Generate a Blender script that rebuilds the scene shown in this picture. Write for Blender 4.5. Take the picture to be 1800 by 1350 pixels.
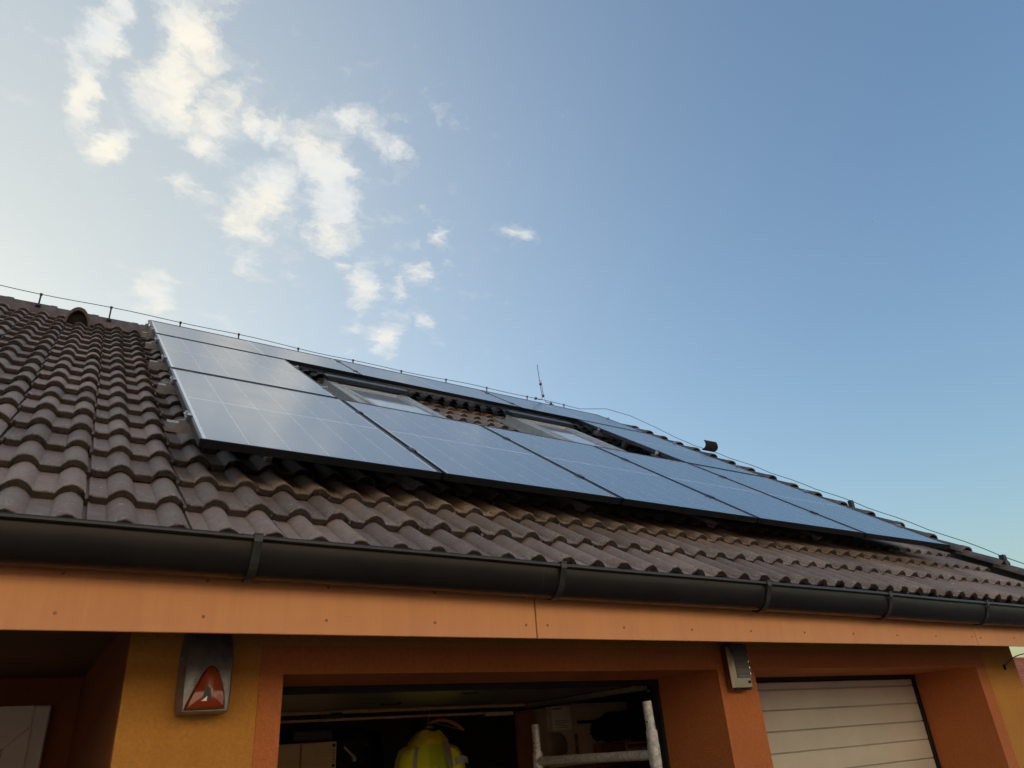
import bpy, math, random
from mathutils import Matrix, Vector, Euler, noise

random.seed(7)
for o in list(bpy.data.objects):
    bpy.data.objects.remove(o)
S = bpy.context.scene
COL = S.collection

# ------------------------------------------------------------------ camera
CAM_RIGHT = Vector((0.84577466, -0.52924301, -0.06758011))
CAM_UP = Vector((-0.18788398, -0.41398729, 0.89068184))
CAM_FWD = Vector((0.49936444, 0.7406189, 0.44957624))
cam_data = bpy.data.cameras.new('camera')
cam_data.sensor_width = 36.0
cam_data.sensor_fit = 'HORIZONTAL'
cam_data.lens = 36.0 * 1281.2 / 1800.0
cam_data.clip_start = 0.05
cam_data.clip_end = 5000
cam = bpy.data.objects.new('camera', cam_data)
COL.objects.link(cam)
M = Matrix((CAM_RIGHT, CAM_UP, -CAM_FWD)).transposed().to_4x4()
M.translation = Vector((0, 0, 1.7))
cam.matrix_world = M
S.camera = cam

# ------------------------------------------------------------------ sky, sun, exposure
SUN_AZ = math.radians(-22.0)      # measured from +Y towards +X
SUN_EL = math.radians(12.0)
SKY_STRENGTH = 0.15
SUN_STRENGTH = 5.0
EXPOSURE = 0.66
S.view_settings.view_transform = 'Standard'
S.view_settings.look = 'None'
S.view_settings.gamma = 1.0
S.view_settings.use_curve_mapping = False
S.view_settings.exposure = EXPOSURE

CLOUDS = [(43.369, -0.319, 3.22, 3.492, 10.106, -8.896, 1.15),
(45.569, -1.294, 5.193, 4.217, 10.624, -11.011, 1.05),
(28.26, 8.695, -8.736, -9.009, 11.711, -13.706, 0.95),
(62.915, -5.29, 10.813, 7.401, 13.419, -12.465, 0.8),
(12.106, -8.468, 7.818, 16.058, 9.677, -9.863, 1.1),
(17.253, -11.063, 8.888, 12.674, 9.191, -8.541, 1.1),
(20.88, 0.319, -2.669, -0.181, 14.179, -14.123, 1.0),
(26.555, 1.917, -4.909, -3.935, 21.232, -22.387, 0.95),
(31.842, -5.762, 4.039, 12.444, 23.092, -25.101, 0.65),
(38.313, -9.767, 3.542, 9.717, 17.973, -19.151, 0.95),
(57.68, -8.753, -2.509, 4.502, 18.008, -18.96, 0.8),
(99.198, -28.624, 7.621, 23.179, 42.948, -46.251, 0.6),
(63.903, 10.476, -13.69, -5.765, 31.309, -25.073, 0.6),
(39.106, -9.153, 3.995, 39.27, 70.13, -57.739, 0.45),
(38.459, 0.194, -5.191, -2.909, 47.111, -52.311, 0.6),
(15.486, -10.027, 5.962, 15.485, 11.674, -15.98, 1.1),
(18.052, -8.463, 2.959, 3.925, 4.83, -6.58, 1.1),
(24.648, -1.972, -3.796, -0.092, 6.721, -7.664, 1.0),
(14.107, 0.782, -4.315, -3.664, 9.101, -10.549, 0.85),
(24.962, -1.449, -4.472, -2.316, 15.196, -20.087, 0.7),
(21.036, -7.384, 1.005, 7.177, 13.957, -19.488, 0.9),
(17.82, -4.257, -1.671, 7.277, 27.128, -26.626, 0.85),
(16.612, 1.829, -7.57, -11.628, 30.031, -23.212, 0.85),
(34.374, -3.555, -10.996, -4.4, 46.021, -40.544, 0.7),
(50.957, -18.834, 1.995, 21.286, 38.731, -36.919, 0.35),
(66.824, -8.794, -15.415, 1.911, 31.294, -25.78, 0.5),
(81.621, -28.619, -12.923, 7.92, 29.129, -28.175, 0.45),
(28.684, -9.887, -1.451, 2.415, 7.689, -11.745, 0.85),
(28.504, -5.963, -5.064, 0.663, 34.839, -45.648, 0.65),
(27.702, -13.16, -0.273, 8.848, 17.647, -27.465, 0.75),
(40.999, -9.349, -12.227, -1.577, 12.513, -15.772, 0.6),
(20.553, -2.628, -9.47, -5.004, 10.936, -13.662, 0.9),
(31.704, -15.462, -0.499, 9.064, 18.813, -33.896, 0.7),
(46.104, -23.354, -1.13, 13.098, 25.513, -35.883, 0.55),
(29.76, -22.247, 6.911, 27.888, 22.62, -45.021, 0.5),
(28.76, -11.175, 0.873, 8.627, 17.898, -32.193, 0.45),
(17.004, -9.521, -2.765, 8.465, 23.975, -31.078, 0.5),
(17.683, -0.442, -1.067, -0.746, 9.217, -14.774, 0.85),
(18.404, -2.601, -0.69, 1.593, 17.641, -29.595, 0.5),
(25.06, 0.557, -3.08, -2.123, 21.685, -25.907, 0.6),
(37.902, -7.908, 4.319, 20.728, 39.66, -51.178, 0.55),
(27.732, -20.163, 17.819, 16.589, 6.956, -15.42, 0.45),
(22.637, -6.735, 1.645, 12.754, 26.866, -50.776, 0.4),
(47.229, -27.091, -2.629, 11.985, 22.932, -29.591, 0.3),
(7.88, 0.623, -0.655, 0.3, 7.237, -6.293, 0.3),
(4.799, -0.98, -0.354, 0.812, 3.666, -4.267, 0.3),
(11.991, -1.203, 1.97, 2.298, 4.201, -4.137, 0.28),
(5.183, -1.153, -1.525, -0.341, 2.833, -3.533, 0.27),
(6.761, -0.909, -1.573, 0.239, 8.372, -7.534, 0.28)]
VEIL_DIR = (-0.1347, 0.8370, 0.5304)
CLOUD_DIR = (0.1466, 0.7281, 0.6696)
CLOUD_COS = 0.9143

world = bpy.data.worlds.new('World')
S.world = world
world.use_nodes = True
nt = world.node_tree
nt.nodes.clear()
def N(tree, typ, **kw):
    n = tree.nodes.new(typ)
    for k, v in kw.items():
        setattr(n, k, v)
    return n
def Lk(tree, a, b):
    tree.links.new(a, b)
def mth(tree, op, a, b=None, c=None, clamp=False):
    n = N(tree, 'ShaderNodeMath', operation=op, use_clamp=clamp)
    for i, v in enumerate((a, b, c)):
        if v is None:
            continue
        if isinstance(v, (int, float)):
            n.inputs[i].default_value = v
        else:
            Lk(tree, v, n.inputs[i])
    return n.outputs[0]

out = N(nt, 'ShaderNodeOutputWorld')
bg = N(nt, 'ShaderNodeBackground')
Lk(nt, bg.outputs[0], out.inputs[0])
sky = N(nt, 'ShaderNodeTexSky', sky_type='NISHITA')
sky.sun_disc = False
sky.sun_elevation = SUN_EL
sky.sun_rotation = SUN_AZ
sky.altitude = 200
sky.air_density = 1.5
sky.dust_density = 2.0
sky.ozone_density = 2.7
tc = N(nt, 'ShaderNodeTexCoord')
sep = N(nt, 'ShaderNodeSeparateXYZ')
Lk(nt, tc.outputs['Generated'], sep.inputs[0])
# thin milky veil of high cloud on the sun's side
vd = N(nt, 'ShaderNodeVectorMath', operation='DOT_PRODUCT'); vd.inputs[1].default_value = VEIL_DIR
Lk(nt, tc.outputs['Generated'], vd.inputs[0])
vx = mth(nt, 'DIVIDE', mth(nt, 'SUBTRACT', vd.outputs['Value'], 1.0), 0.165)
veil = mth(nt, 'MULTIPLY', mth(nt, 'POWER', 2.718, vx), 0.66)
vmix = N(nt, 'ShaderNodeMix', data_type='RGBA'); vmix.inputs['B'].default_value = (3.05, 3.02, 2.45, 1)
wb = N(nt, 'ShaderNodeMix', data_type='RGBA', blend_type='MULTIPLY'); wb.inputs['Factor'].default_value = 1.0
wb.inputs['B'].default_value = (0.94, 1.0, 1.10, 1)
Lk(nt, sky.outputs[0], wb.inputs['A'])
Lk(nt, veil, vmix.inputs['Factor']); Lk(nt, wb.outputs['Result'], vmix.inputs['A'])
skyv = vmix.outputs['Result']
zc = mth(nt, 'MAXIMUM', sep.outputs[2], 0.06)
iu = mth(nt, 'DIVIDE', sep.outputs[0], zc)
iv = mth(nt, 'DIVIDE', sep.outputs[1], zc)
comb = N(nt, 'ShaderNodeCombineXYZ')
Lk(nt, iu, comb.inputs[0]); Lk(nt, iv, comb.inputs[1]); comb.inputs[2].default_value = 1.0
# the cloud layer: flat layer coordinates, torn edges from a noise warp
warp = N(nt, 'ShaderNodeTexNoise'); warp.inputs['Scale'].default_value = 9.0
warp.inputs['Detail'].default_value = 6.0; warp.inputs['Roughness'].default_value = 0.70
Lk(nt, comb.outputs[0], warp.inputs['Vector'])
wsub = N(nt, 'ShaderNodeVectorMath', operation='SUBTRACT'); wsub.inputs[1].default_value = (0.5, 0.5, 0.5)
Lk(nt, warp.outputs['Color'], wsub.inputs[0])
wmul = N(nt, 'ShaderNodeVectorMath', operation='MULTIPLY'); wmul.inputs[1].default_value = (0.11, 0.11, 0.0)
Lk(nt, wsub.outputs[0], wmul.inputs[0])
wadd = N(nt, 'ShaderNodeVectorMath', operation='ADD')
Lk(nt, comb.outputs[0], wadd.inputs[0]); Lk(nt, wmul.outputs[0], wadd.inputs[1])
total = None
for a0, a1, a2, b0, b1, b2, w in CLOUDS:
    d1 = N(nt, 'ShaderNodeVectorMath', operation='DOT_PRODUCT'); d1.inputs[1].default_value = (a0, a1, a2)
    d2 = N(nt, 'ShaderNodeVectorMath', operation='DOT_PRODUCT'); d2.inputs[1].default_value = (b0, b1, b2)
    Lk(nt, wadd.outputs[0], d1.inputs[0]); Lk(nt, wadd.outputs[0], d2.inputs[0])
    q = mth(nt, 'MULTIPLY', d1.outputs['Value'], d1.outputs['Value'])
    q = mth(nt, 'MULTIPLY_ADD', d2.outputs['Value'], d2.outputs['Value'], q)
    g = mth(nt, 'POWER', 0.5, q)
    g = mth(nt, 'MULTIPLY', g, w)
    total = g if total is None else mth(nt, 'MAXIMUM', total, g)
fine = N(nt, 'ShaderNodeTexNoise'); fine.inputs['Scale'].default_value = 13.0
fine.inputs['Detail'].default_value = 10.0; fine.inputs['Roughness'].default_value = 0.66
Lk(nt, wadd.outputs[0], fine.inputs['Vector'])
nn = mth(nt, 'SUBTRACT', fine.outputs['Fac'], 0.5)
raw = mth(nt, 'MULTIPLY_ADD', nn, 2.0, total)
mr = N(nt, 'ShaderNodeMapRange', interpolation_type='SMOOTHSTEP')
mr.inputs['From Min'].default_value = 0.22; mr.inputs['From Max'].default_value = 1.14
Lk(nt, raw, mr.inputs['Value'])
alpha = mth(nt, 'MULTIPLY', mr.outputs[0], 0.94)
# puffs: warm where they face the sun, bluer and dimmer where turned away or thin
puff = N(nt, 'ShaderNodeTexNoise'); puff.inputs['Scale'].default_value = 7.0
puff.inputs['Detail'].default_value = 4.0
Lk(nt, comb.outputs[0], puff.inputs['Vector'])
ccol = N(nt, 'ShaderNodeMix', data_type='RGBA')
ccol.inputs['A'].default_value = (3.55, 3.62, 3.58, 1)
ccol.inputs['B'].default_value = (4.3, 4.05, 3.45, 1)
pm = N(nt, 'ShaderNodeMapRange'); pm.inputs['From Min'].default_value = 0.35; pm.inputs['From Max'].default_value = 0.65
Lk(nt, puff.outputs['Fac'], pm.inputs['Value']); Lk(nt, pm.outputs[0], ccol.inputs['Factor'])
cmix = N(nt, 'ShaderNodeMix', data_type='RGBA')
Lk(nt, alpha, cmix.inputs['Factor']); Lk(nt, skyv, cmix.inputs['A']); Lk(nt, ccol.outputs['Result'], cmix.inputs['B'])
Lk(nt, cmix.outputs['Result'], bg.inputs['Color'])
bg.inputs['Strength'].default_value = SKY_STRENGTH
# outside the part of the sky that holds the cloud group the layer is empty: plain sky, cheaper to trace
bg0 = N(nt, 'ShaderNodeBackground'); bg0.inputs['Strength'].default_value = SKY_STRENGTH
Lk(nt, skyv, bg0.inputs['Color'])
dc = N(nt, 'ShaderNodeVectorMath', operation='DOT_PRODUCT'); dc.inputs[1].default_value = CLOUD_DIR
Lk(nt, tc.outputs['Generated'], dc.inputs[0])
near = mth(nt, 'GREATER_THAN', dc.outputs['Value'], CLOUD_COS)
mxs = N(nt, 'ShaderNodeMixShader')
Lk(nt, near, mxs.inputs[0]); Lk(nt, bg0.outputs[0], mxs.inputs[1]); Lk(nt, bg.outputs[0], mxs.inputs[2])
Lk(nt, mxs.outputs[0], out.inputs[0])
world.cycles.sampling_method = 'MANUAL'
world.cycles.sample_map_resolution = 512

sun_data = bpy.data.lights.new('sun', 'SUN')
sun_data.energy = SUN_STRENGTH
sun_data.angle = math.radians(0.5)
sun_data.color = (1.0, 0.86, 0.68)
sun = bpy.data.objects.new('sun', sun_data)
COL.objects.link(sun)
sdir = Vector((math.sin(SUN_AZ) * math.cos(SUN_EL), math.cos(SUN_AZ) * math.cos(SUN_EL), math.sin(SUN_EL)))
sun.rotation_euler = sdir.to_track_quat('Z', 'Y').to_euler()
sun.location = sdir * 60

# ------------------------------------------------------------------ materials
def principled(name, color, rough=0.6, metal=0.0, spec=0.5, ior=1.5):
    m = bpy.data.materials.new(name)
    m.use_nodes = True
    b = m.node_tree.nodes['Principled BSDF']
    b.inputs['Base Color'].default_value = (*color, 1)
    b.inputs['Roughness'].default_value = rough
    b.inputs['Metallic'].default_value = metal
    b.inputs['IOR'].default_value = ior
    b.inputs['Specular IOR Level'].default_value = spec
    return m, b, m.node_tree
def ramp(tree, fac, stops):
    r = N(tree, 'ShaderNodeValToRGB')
    el = r.color_ramp.elements
    while len(el) < len(stops):
        el.new(0.5)
    for e, (p, c) in zip(el, stops):
        e.position = p
        e.color = (*c, 1) if len(c) == 3 else c
    Lk(tree, fac, r.inputs[0])
    return r.outputs[0]
def tex(tree, scale, detail=4, rough=0.55, vec=None, stretch=None, coord='Position'):
    n = N(tree, 'ShaderNodeTexNoise')
    n.inputs['Scale'].default_value = scale
    n.inputs['Detail'].default_value = detail
    n.inputs['Roughness'].default_value = rough
    if vec is None:
        if coord == 'Position':
            vec = N(tree, 'ShaderNodeNewGeometry').outputs['Position']
        else:
            vec = N(tree, 'ShaderNodeTexCoord').outputs['Object']
    if stretch:
        mp = N(tree, 'ShaderNodeMapping')
        mp.inputs['Scale'].default_value = stretch
        Lk(tree, vec, mp.inputs[0]); vec = mp.outputs[0]
    Lk(tree, vec, n.inputs['Vector'])
    return n.outputs['Fac']
def mixc(tree, fac, a, b, mode='MIX'):
    n = N(tree, 'ShaderNodeMix', data_type='RGBA', blend_type=mode)
    for key, v in (('Factor', fac), ('A', a), ('B', b)):
        if isinstance(v, (int, float)):
            n.inputs[key].default_value = v
        elif isinstance(v, tuple):
            n.inputs[key].default_value = (*v, 1)
        else:
            Lk(tree, v, n.inputs[key])
    return n.outputs['Result']
def bump(tree, b, height, strength=0.3, dist=0.01):
    n = N(tree, 'ShaderNodeBump')
    n.inputs['Strength'].default_value = strength
    n.inputs['Distance'].default_value = dist
    Lk(tree, height, n.inputs['Height'])
    Lk(tree, n.outputs[0], b.inputs['Normal'])
def mottled(name, c1, c2, scale=6, rough=0.7, bscale=120, bstr=0.25, bdist=0.004, metal=0.0, spec=0.4, lo=0.35, hi=0.65):
    m, b, t = principled(name, c1, rough, metal, spec)
    Lk(t, ramp(t, tex(t, scale, 6, 0.6), [(lo, c1), (hi, c2)]), b.inputs['Base Color'])
    if bstr:
        bump(t, b, tex(t, bscale, 3, 0.6), bstr, bdist)
    return m

MAT = {}
# concrete roof tiles: brown grey, weathered, lichen specks gathering near the drip edge
m, b, t = principled('roof_tile', (0.15, 0.12, 0.105), 0.58, spec=0.45)
oi = N(t, 'ShaderNodeObjectInfo')
big = tex(t, 2.2, 5, 0.6)
mid = tex(t, 26, 5, 0.65)
c = ramp(t, big, [(0.30, (0.255, 0.180, 0.138)), (0.70, (0.350, 0.262, 0.208))])
c = mixc(t, ramp(t, mid, [(0.38, (0, 0, 0)), (0.70, (0.75, 0.75, 0.75))]), c, (0.39, 0.305, 0.245))
tone = ramp(t, oi.outputs['Random'], [(0.0, (0.66, 0.63, 0.62)), (0.5, (0.98, 0.97, 0.96)), (1.0, (1.26, 1.20, 1.16))])
c = mixc(t, 1.0, c, tone, 'MULTIPLY')
drip = N(t, 'ShaderNodeAttribute', attribute_name='drip')       # distance from the drip edge of each tile
edge = N(t, 'ShaderNodeMapRange'); edge.inputs['From Min'].default_value = 0.17; edge.inputs['From Max'].default_value = 0.0
Lk(t, drip.outputs['Fac'], edge.inputs['Value'])
sp = tex(t, 125, 5, 0.75)
patch = ramp(t, tex(t, 9, 4, 0.65), [(0.40, (0, 0, 0)), (0.62, (1, 1, 1))])
spk = ramp(t, sp, [(0.50, (0, 0, 0)), (0.58, (1, 1, 1))])
f1 = mth(t, 'MULTIPLY', spk, mth(t, 'MULTIPLY', patch, mth(t, 'MULTIPLY_ADD', edge.outputs[0], 0.75, 0.38)))
c = mixc(t, f1, c, (0.50, 0.455, 0.375))
lich = ramp(t, tex(t, 48, 5, 0.75), [(0.60, (0, 0, 0)), (0.66, (1, 1, 1))])
c = mixc(t, mth(t, 'MULTIPLY', lich, mth(t, 'MULTIPLY_ADD', edge.outputs[0], 0.45, 0.18)), c, (0.44, 0.41, 0.31))
drop = ramp(t, tex(t, 17, 2, 0.4), [(0.775, (0, 0, 0)), (0.79, (1, 1, 1))])
c = mixc(t, mth(t, 'MULTIPLY', drop, 0.8), c, (0.72, 0.70, 0.66))
mo = ramp(t, tex(t, 95, 5, 0.7), [(0.52, (0, 0, 0)), (0.64, (1, 1, 1))])
f2 = mth(t, 'MULTIPLY', mo, mth(t, 'MULTIPLY', edge.outputs[0], 0.75))
c = mixc(t, f2, c, (0.075, 0.066, 0.054))
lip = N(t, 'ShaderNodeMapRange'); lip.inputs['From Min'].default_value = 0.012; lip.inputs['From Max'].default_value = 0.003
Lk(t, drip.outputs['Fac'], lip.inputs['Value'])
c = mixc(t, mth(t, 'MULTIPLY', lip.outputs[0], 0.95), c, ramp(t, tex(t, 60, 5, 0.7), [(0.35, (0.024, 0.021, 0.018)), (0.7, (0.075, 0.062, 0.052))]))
Lk(t, c, b.inputs['Base Color'])
bump(t, b, mth(t, 'ADD', tex(t, 150, 6, 0.8), mth(t, 'MULTIPLY', mid, 0.8)), 0.8, 0.009)
MAT['tile'] = m
MAT['ridge'] = mottled('ridge_concrete', (0.115, 0.085, 0.07), (0.19, 0.15, 0.125), 9, 0.7, 130, 0.5, 0.006)
MAT['deck'] = mottled('roof_underlay', (0.02, 0.018, 0.016), (0.035, 0.03, 0.027), 5, 0.9, 60, 0.1)
# silver cells under textured glass
def glassy(name, color, streak):
    m, b, t = principled(name, color, 0.13, spec=1.0, ior=3.25)
    st = tex(t, 1.0, 5, 0.7, stretch=(3.0, 260.0, 1.0), coord='Object')
    if streak:
        Lk(t, ramp(t, st, [(0.3, tuple(x * 0.7 for x in color)), (0.75, tuple(x * 1.9 for x in color))]), b.inputs['Base Color'])
    dirt = tex(t, 3.2, 6, 0.65)
    rr = N(t, 'ShaderNodeMapRange'); rr.inputs['From Min'].default_value = 0.3; rr.inputs['From Max'].default_value = 0.7
    rr.inputs['To Min'].default_value = 0.10; rr.inputs['To Max'].default_value = 0.17
    Lk(t, dirt, rr.inputs['Value']); Lk(t, rr.outputs[0], b.inputs['Roughness'])
    bump(t, b, mth(t, 'MULTIPLY_ADD', st, 0.12, tex(t, 14, 3, 0.5)), 0.05, 0.001)
    return m
MAT['cell'] = glassy('solar_cell', (0.030, 0.042, 0.068), True)
MAT['backsheet'] = glassy('cell_gap', (0.66, 0.67, 0.68), False)
MAT['panel_frame'] = principled('anodised_frame', (0.03, 0.032, 0.036), 0.32, 0.75)[0]
MAT['panel_edge'] = principled('frame_side', (0.09, 0.093, 0.10), 0.4, 0.8)[0]
MAT['alu'] = mottled('aluminium', (0.50, 0.50, 0.50), (0.66, 0.66, 0.65), 40, 0.38, 200, 0.08, 0.001, metal=0.9)
MAT['galv'] = mottled('galvanised_tube', (0.34, 0.33, 0.31), (0.66, 0.65, 0.61), 60, 0.5, 55, 0.7, 0.003, metal=0.3, lo=0.33, hi=0.60)
MAT['wire'] = principled('wire_metal', (0.085, 0.085, 0.09), 0.5, 0.6)[0]
MAT['holder'] = principled('holder_plastic', (0.03, 0.03, 0.045), 0.5)[0]
MAT['sky_frame'] = mottled('skylight_cladding', (0.44, 0.45, 0.42), (0.55, 0.56, 0.52), 14, 0.42, 90, 0.05, 0.001, metal=0.35)
MAT['hood'] = principled('skylight_hood', (0.045, 0.05, 0.055), 0.35, 0.5)[0]
MAT['pine'] = mottled('pine_lining', (0.52, 0.40, 0.20), (0.66, 0.53, 0.30), 25, 0.5, 60, 0.1, 0.002)
m, b, t = principled('window_glass', (0.46, 0.49, 0.50), 0.05, spec=1.0, ior=2.4)
MAT['glass'] = m
# gutter
m, b, t = principled('gutter_metal', (0.022, 0.019, 0.018), 0.36, spec=0.45)
Lk(t, ramp(t, tex(t, 3.5, 6, 0.65), [(0.3, (0.010, 0.0095, 0.009)), (0.75, (0.021, 0.019, 0.018))]), b.inputs['Base Color'])
rr = N(t, 'ShaderNodeMapRange'); rr.inputs['To Min'].default_value = 0.24; rr.inputs['To Max'].default_value = 0.50
Lk(t, tex(t, 16, 6, 0.7), rr.inputs['Value']); Lk(t, rr.outputs[0], b.inputs['Roughness'])
bump(t, b, tex(t, 5, 3, 0.5), 0.08, 0.01)
src = b.inputs['Base Color'].links[0].from_socket
run = ramp(t, tex(t, 1.0, 6, 0.75, stretch=(26.0, 2.0, 2.0)), [(0.55, (0, 0, 0)), (0.78, (0.25, 0.25, 0.25))])
spots = ramp(t, tex(t, 130, 3, 0.7), [(0.68, (0, 0, 0)), (0.74, (0.4, 0.4, 0.4))])
Lk(t, mixc(t, spots, mixc(t, run, src, (0.04, 0.035, 0.030)), (0.07, 0.062, 0.055)), b.inputs['Base Color'])
MAT['gutter'] = m
MAT['bracket'] = mottled('bracket_metal', (0.028, 0.028, 0.027), (0.05, 0.049, 0.046), 30, 0.45, 120, 0.1, 0.001)
def painted(name, c1, c2, rough, grain, strength, scale=1.6):
    m, b, t = principled(name, c1, rough, spec=0.35)
    base = ramp(t, tex(t, scale, 6, 0.6), [(0.32, c1), (0.68, c2)])
    dirt = ramp(t, tex(t, 3.0, 6, 0.7, stretch=(5.0, 5.0, 0.5)), [(0.35, (0.94, 0.93, 0.92)), (0.65, (1, 1, 1))])
    grit = ramp(t, tex(t, 70, 6, 0.75), [(0.30, (0.80, 0.79, 0.78)), (0.62, (1.04, 1.04, 1.04))])
    base = mixc(t, 1.0, base, grit, 'MULTIPLY') if strength > 0.2 else base
    Lk(t, mixc(t, 0.8, base, dirt, 'MULTIPLY'), b.inputs['Base Color'])
    bump(t, b, tex(t, grain, 4, 0.65), strength, 0.004 if strength < 0.2 else 0.012)
    return m
MAT['fascia'] = painted('fascia_paint', (0.75, 0.325, 0.125), (0.81, 0.37, 0.145), 0.5, 240, 0.06)
m = MAT['fascia']; t = m.node_tree; b = t.nodes['Principled BSDF']
src = b.inputs['Base Color'].links[0].from_socket
run = ramp(t, tex(t, 1.0, 6, 0.7, stretch=(22.0, 1.0, 1.3)), [(0.44, (1, 1, 1)), (0.72, (0.90, 0.89, 0.88))])
dust = ramp(t, tex(t, 150, 4, 0.8), [(0.66, (0, 0, 0)), (0.72, (0.5, 0.5, 0.5))])
Lk(t, mixc(t, dust, mixc(t, 0.7, src, run, 'MULTIPLY'), (0.45, 0.20, 0.09)), b.inputs['Base Color'])
MAT['yellow'] = painted('yellow_render', (0.60, 0.265, 0.048), (0.68, 0.315, 0.062), 0.85, 190, 0.5)
MAT['orange'] = painted('orange_render', (0.58, 0.180, 0.055), (0.65, 0.215, 0.068), 0.85, 190, 0.5)
MAT['porch'] = painted('porch_shaded_paint', (0.26, 0.088, 0.032), (0.31, 0.112, 0.042), 0.85, 190, 0.5)  # darker copy of the orange render, porch shade put into the colour
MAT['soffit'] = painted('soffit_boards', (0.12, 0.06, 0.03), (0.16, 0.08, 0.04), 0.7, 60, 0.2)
MAT['screw'] = principled('screw_paint', (0.36, 0.14, 0.05), 0.45, 0.1)[0]
MAT['door'] = mottled('garage_door_paint', (0.61, 0.575, 0.485), (0.68, 0.645, 0.55), 3, 0.5, 260, 0.12, 0.002)
MAT['door_inner'] = mottled('door_inner_steel', (0.17, 0.16, 0.135), (0.23, 0.215, 0.185), 5, 0.4, 90, 0.05, 0.001, metal=0.3)
MAT['upvc'] = mottled('white_frame', (0.66, 0.63, 0.58), (0.74, 0.71, 0.66), 4, 0.4, 90, 0.03, 0.001)
MAT['black'] = principled('black_rubber', (0.012, 0.012, 0.013), 0.7)[0]
MAT['inner'] = mottled('garage_plaster', (0.20, 0.17, 0.14), (0.27, 0.23, 0.19), 2, 0.9, 80, 0.2)
MAT['floor'] = mottled('garage_floor', (0.10, 0.095, 0.09), (0.15, 0.14, 0.13), 3, 0.85, 50, 0.2)
MAT['silver'] = mottled('siren_silver', (0.20, 0.20, 0.20), (0.28, 0.275, 0.27), 30, 0.42, 300, 0.05, 0.001, metal=0.55)
MAT['dark_plastic'] = principled('dark_plastic', (0.035, 0.034, 0.033), 0.5)[0]
m, b, t = principled('amber_lens', (0.46, 0.062, 0.008), 0.22, spec=0.5)
b.inputs['Transmission Weight'].default_value = 0.45
b.inputs['Coat Weight'].default_value = 0.3; b.inputs['Coat Roughness'].default_value = 0.15
bump(t, b, tex(t, 30, 2, 0.5), 0.15, 0.004)
MAT['amber'] = m
MAT['reflector'] = principled('lamp_reflector', (0.75, 0.72, 0.68), 0.2, 0.9)[0]
MAT['steel'] = principled('polished_steel', (0.24, 0.215, 0.18), 0.25, 1.0)[0]
m, b, t = principled('brushed_steel', (0.17, 0.155, 0.15), 0.42, 1.0)
bump(t, b, tex(t, 1.0, 3, 0.6, stretch=(40, 40, 900), coord='Object'), 0.15, 0.001)
MAT['brushed'] = m
MAT['card'] = mottled('cardboard', (0.52, 0.40, 0.26), (0.60, 0.47, 0.32), 5, 0.85, 90, 0.1, 0.002)
MAT['paper'] = mottled('printed_sheet', (0.74, 0.65, 0.48), (0.80, 0.71, 0.54), 5, 0.8, 90, 0.04, 0.001)
MAT['ink'] = principled('print_ink', (0.015, 0.013, 0.012), 0.7)[0]
MAT['wood'] = mottled('brown_wood', (0.22, 0.085, 0.035), (0.30, 0.12, 0.05), 18, 0.55, 60, 0.15, 0.002)
MAT['lightwood_glint'] = mottled('pale_wood_and_glint', (0.50, 0.31, 0.15), (0.60, 0.39, 0.20), 22, 0.55, 60, 0.1, 0.002)  # crate wood; on the overhead door bars it paints a golden reflection
MAT['hanger_wood'] = mottled('hanger_wood', (0.50, 0.20, 0.065), (0.60, 0.26, 0.09), 30, 0.4, 60, 0.05, 0.001)
MAT['cabinet'] = mottled('cabinet_board', (0.66, 0.48, 0.20), (0.72, 0.54, 0.25), 4, 0.6, 80, 0.05, 0.001)
m, b, t = principled('hi_vis_cloth', (0.62, 0.66, 0.02), 0.65)
Lk(t, ramp(t, tex(t, 7, 4, 0.6), [(0.3, (0.86, 0.92, 0.012)), (0.7, (0.94, 0.98, 0.03))]), b.inputs['Base Color'])
bump(t, b, tex(t, 11, 5, 0.6, stretch=(1.0, 1.0, 0.35)), 0.75, 0.03)
MAT['hivis'] = m
m, b, t = principled('collar_cloth', (0.88, 0.70, 0.015), 0.6)
bump(t, b, tex(t, 18, 4, 0.6), 0.6, 0.02)
MAT['collar'] = m
m, b, t = principled('hi_vis_panel', (0.66, 0.80, 0.02), 0.65)
bump(t, b, tex(t, 14, 5, 0.6, stretch=(1.0, 1.0, 0.3)), 0.8, 0.03)
MAT['hivis_body'] = m
MAT['tape'] = principled('reflective_tape', (0.46, 0.46, 0.40), 0.4)[0]
m, b, t = principled('bin_bag', (0.012, 0.013, 0.014), 0.22)
bump(t, b, tex(t, 9, 6, 0.6), 1.0, 0.05)
MAT['bag'] = m
MAT['fuzz'] = mottled('dark_bristle', (0.008, 0.009, 0.012), (0.02, 0.022, 0.026), 60, 0.9, 90, 0.8, 0.01)
MAT['brick'] = mottled('dark_brick', (0.11, 0.062, 0.044), (0.16, 0.09, 0.062), 2.0, 0.9, 30, 0.3)
MAT['paving'] = mottled('asphalt', (0.052, 0.050, 0.047), (0.078, 0.075, 0.070), 2.2, 0.9, 40, 0.3, 0.01)
MAT['red_tile'] = mottled('red_clay_tile', (0.72, 0.12, 0.035), (0.82, 0.19, 0.06), 1.4, 0.75, 20, 0.3, 0.02)
MAT['nwall'] = mottled('neighbour_render', (0.70, 0.64, 0.54), (0.77, 0.71, 0.61), 1, 0.9, 30, 0.2)
MAT['pane_y'] = principled('yellow_pane', (0.72, 0.58, 0.16), 0.15)[0]
MAT['pane_v'] = principled('violet_pane', (0.16, 0.09, 0.26), 0.15)[0]
MAT['lead'] = principled('lead_came', (0.03, 0.03, 0.035), 0.5, 0.6)[0]
MAT['bird'] = principled('bird_feathers', (0.03, 0.028, 0.026), 0.8)[0]

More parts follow.
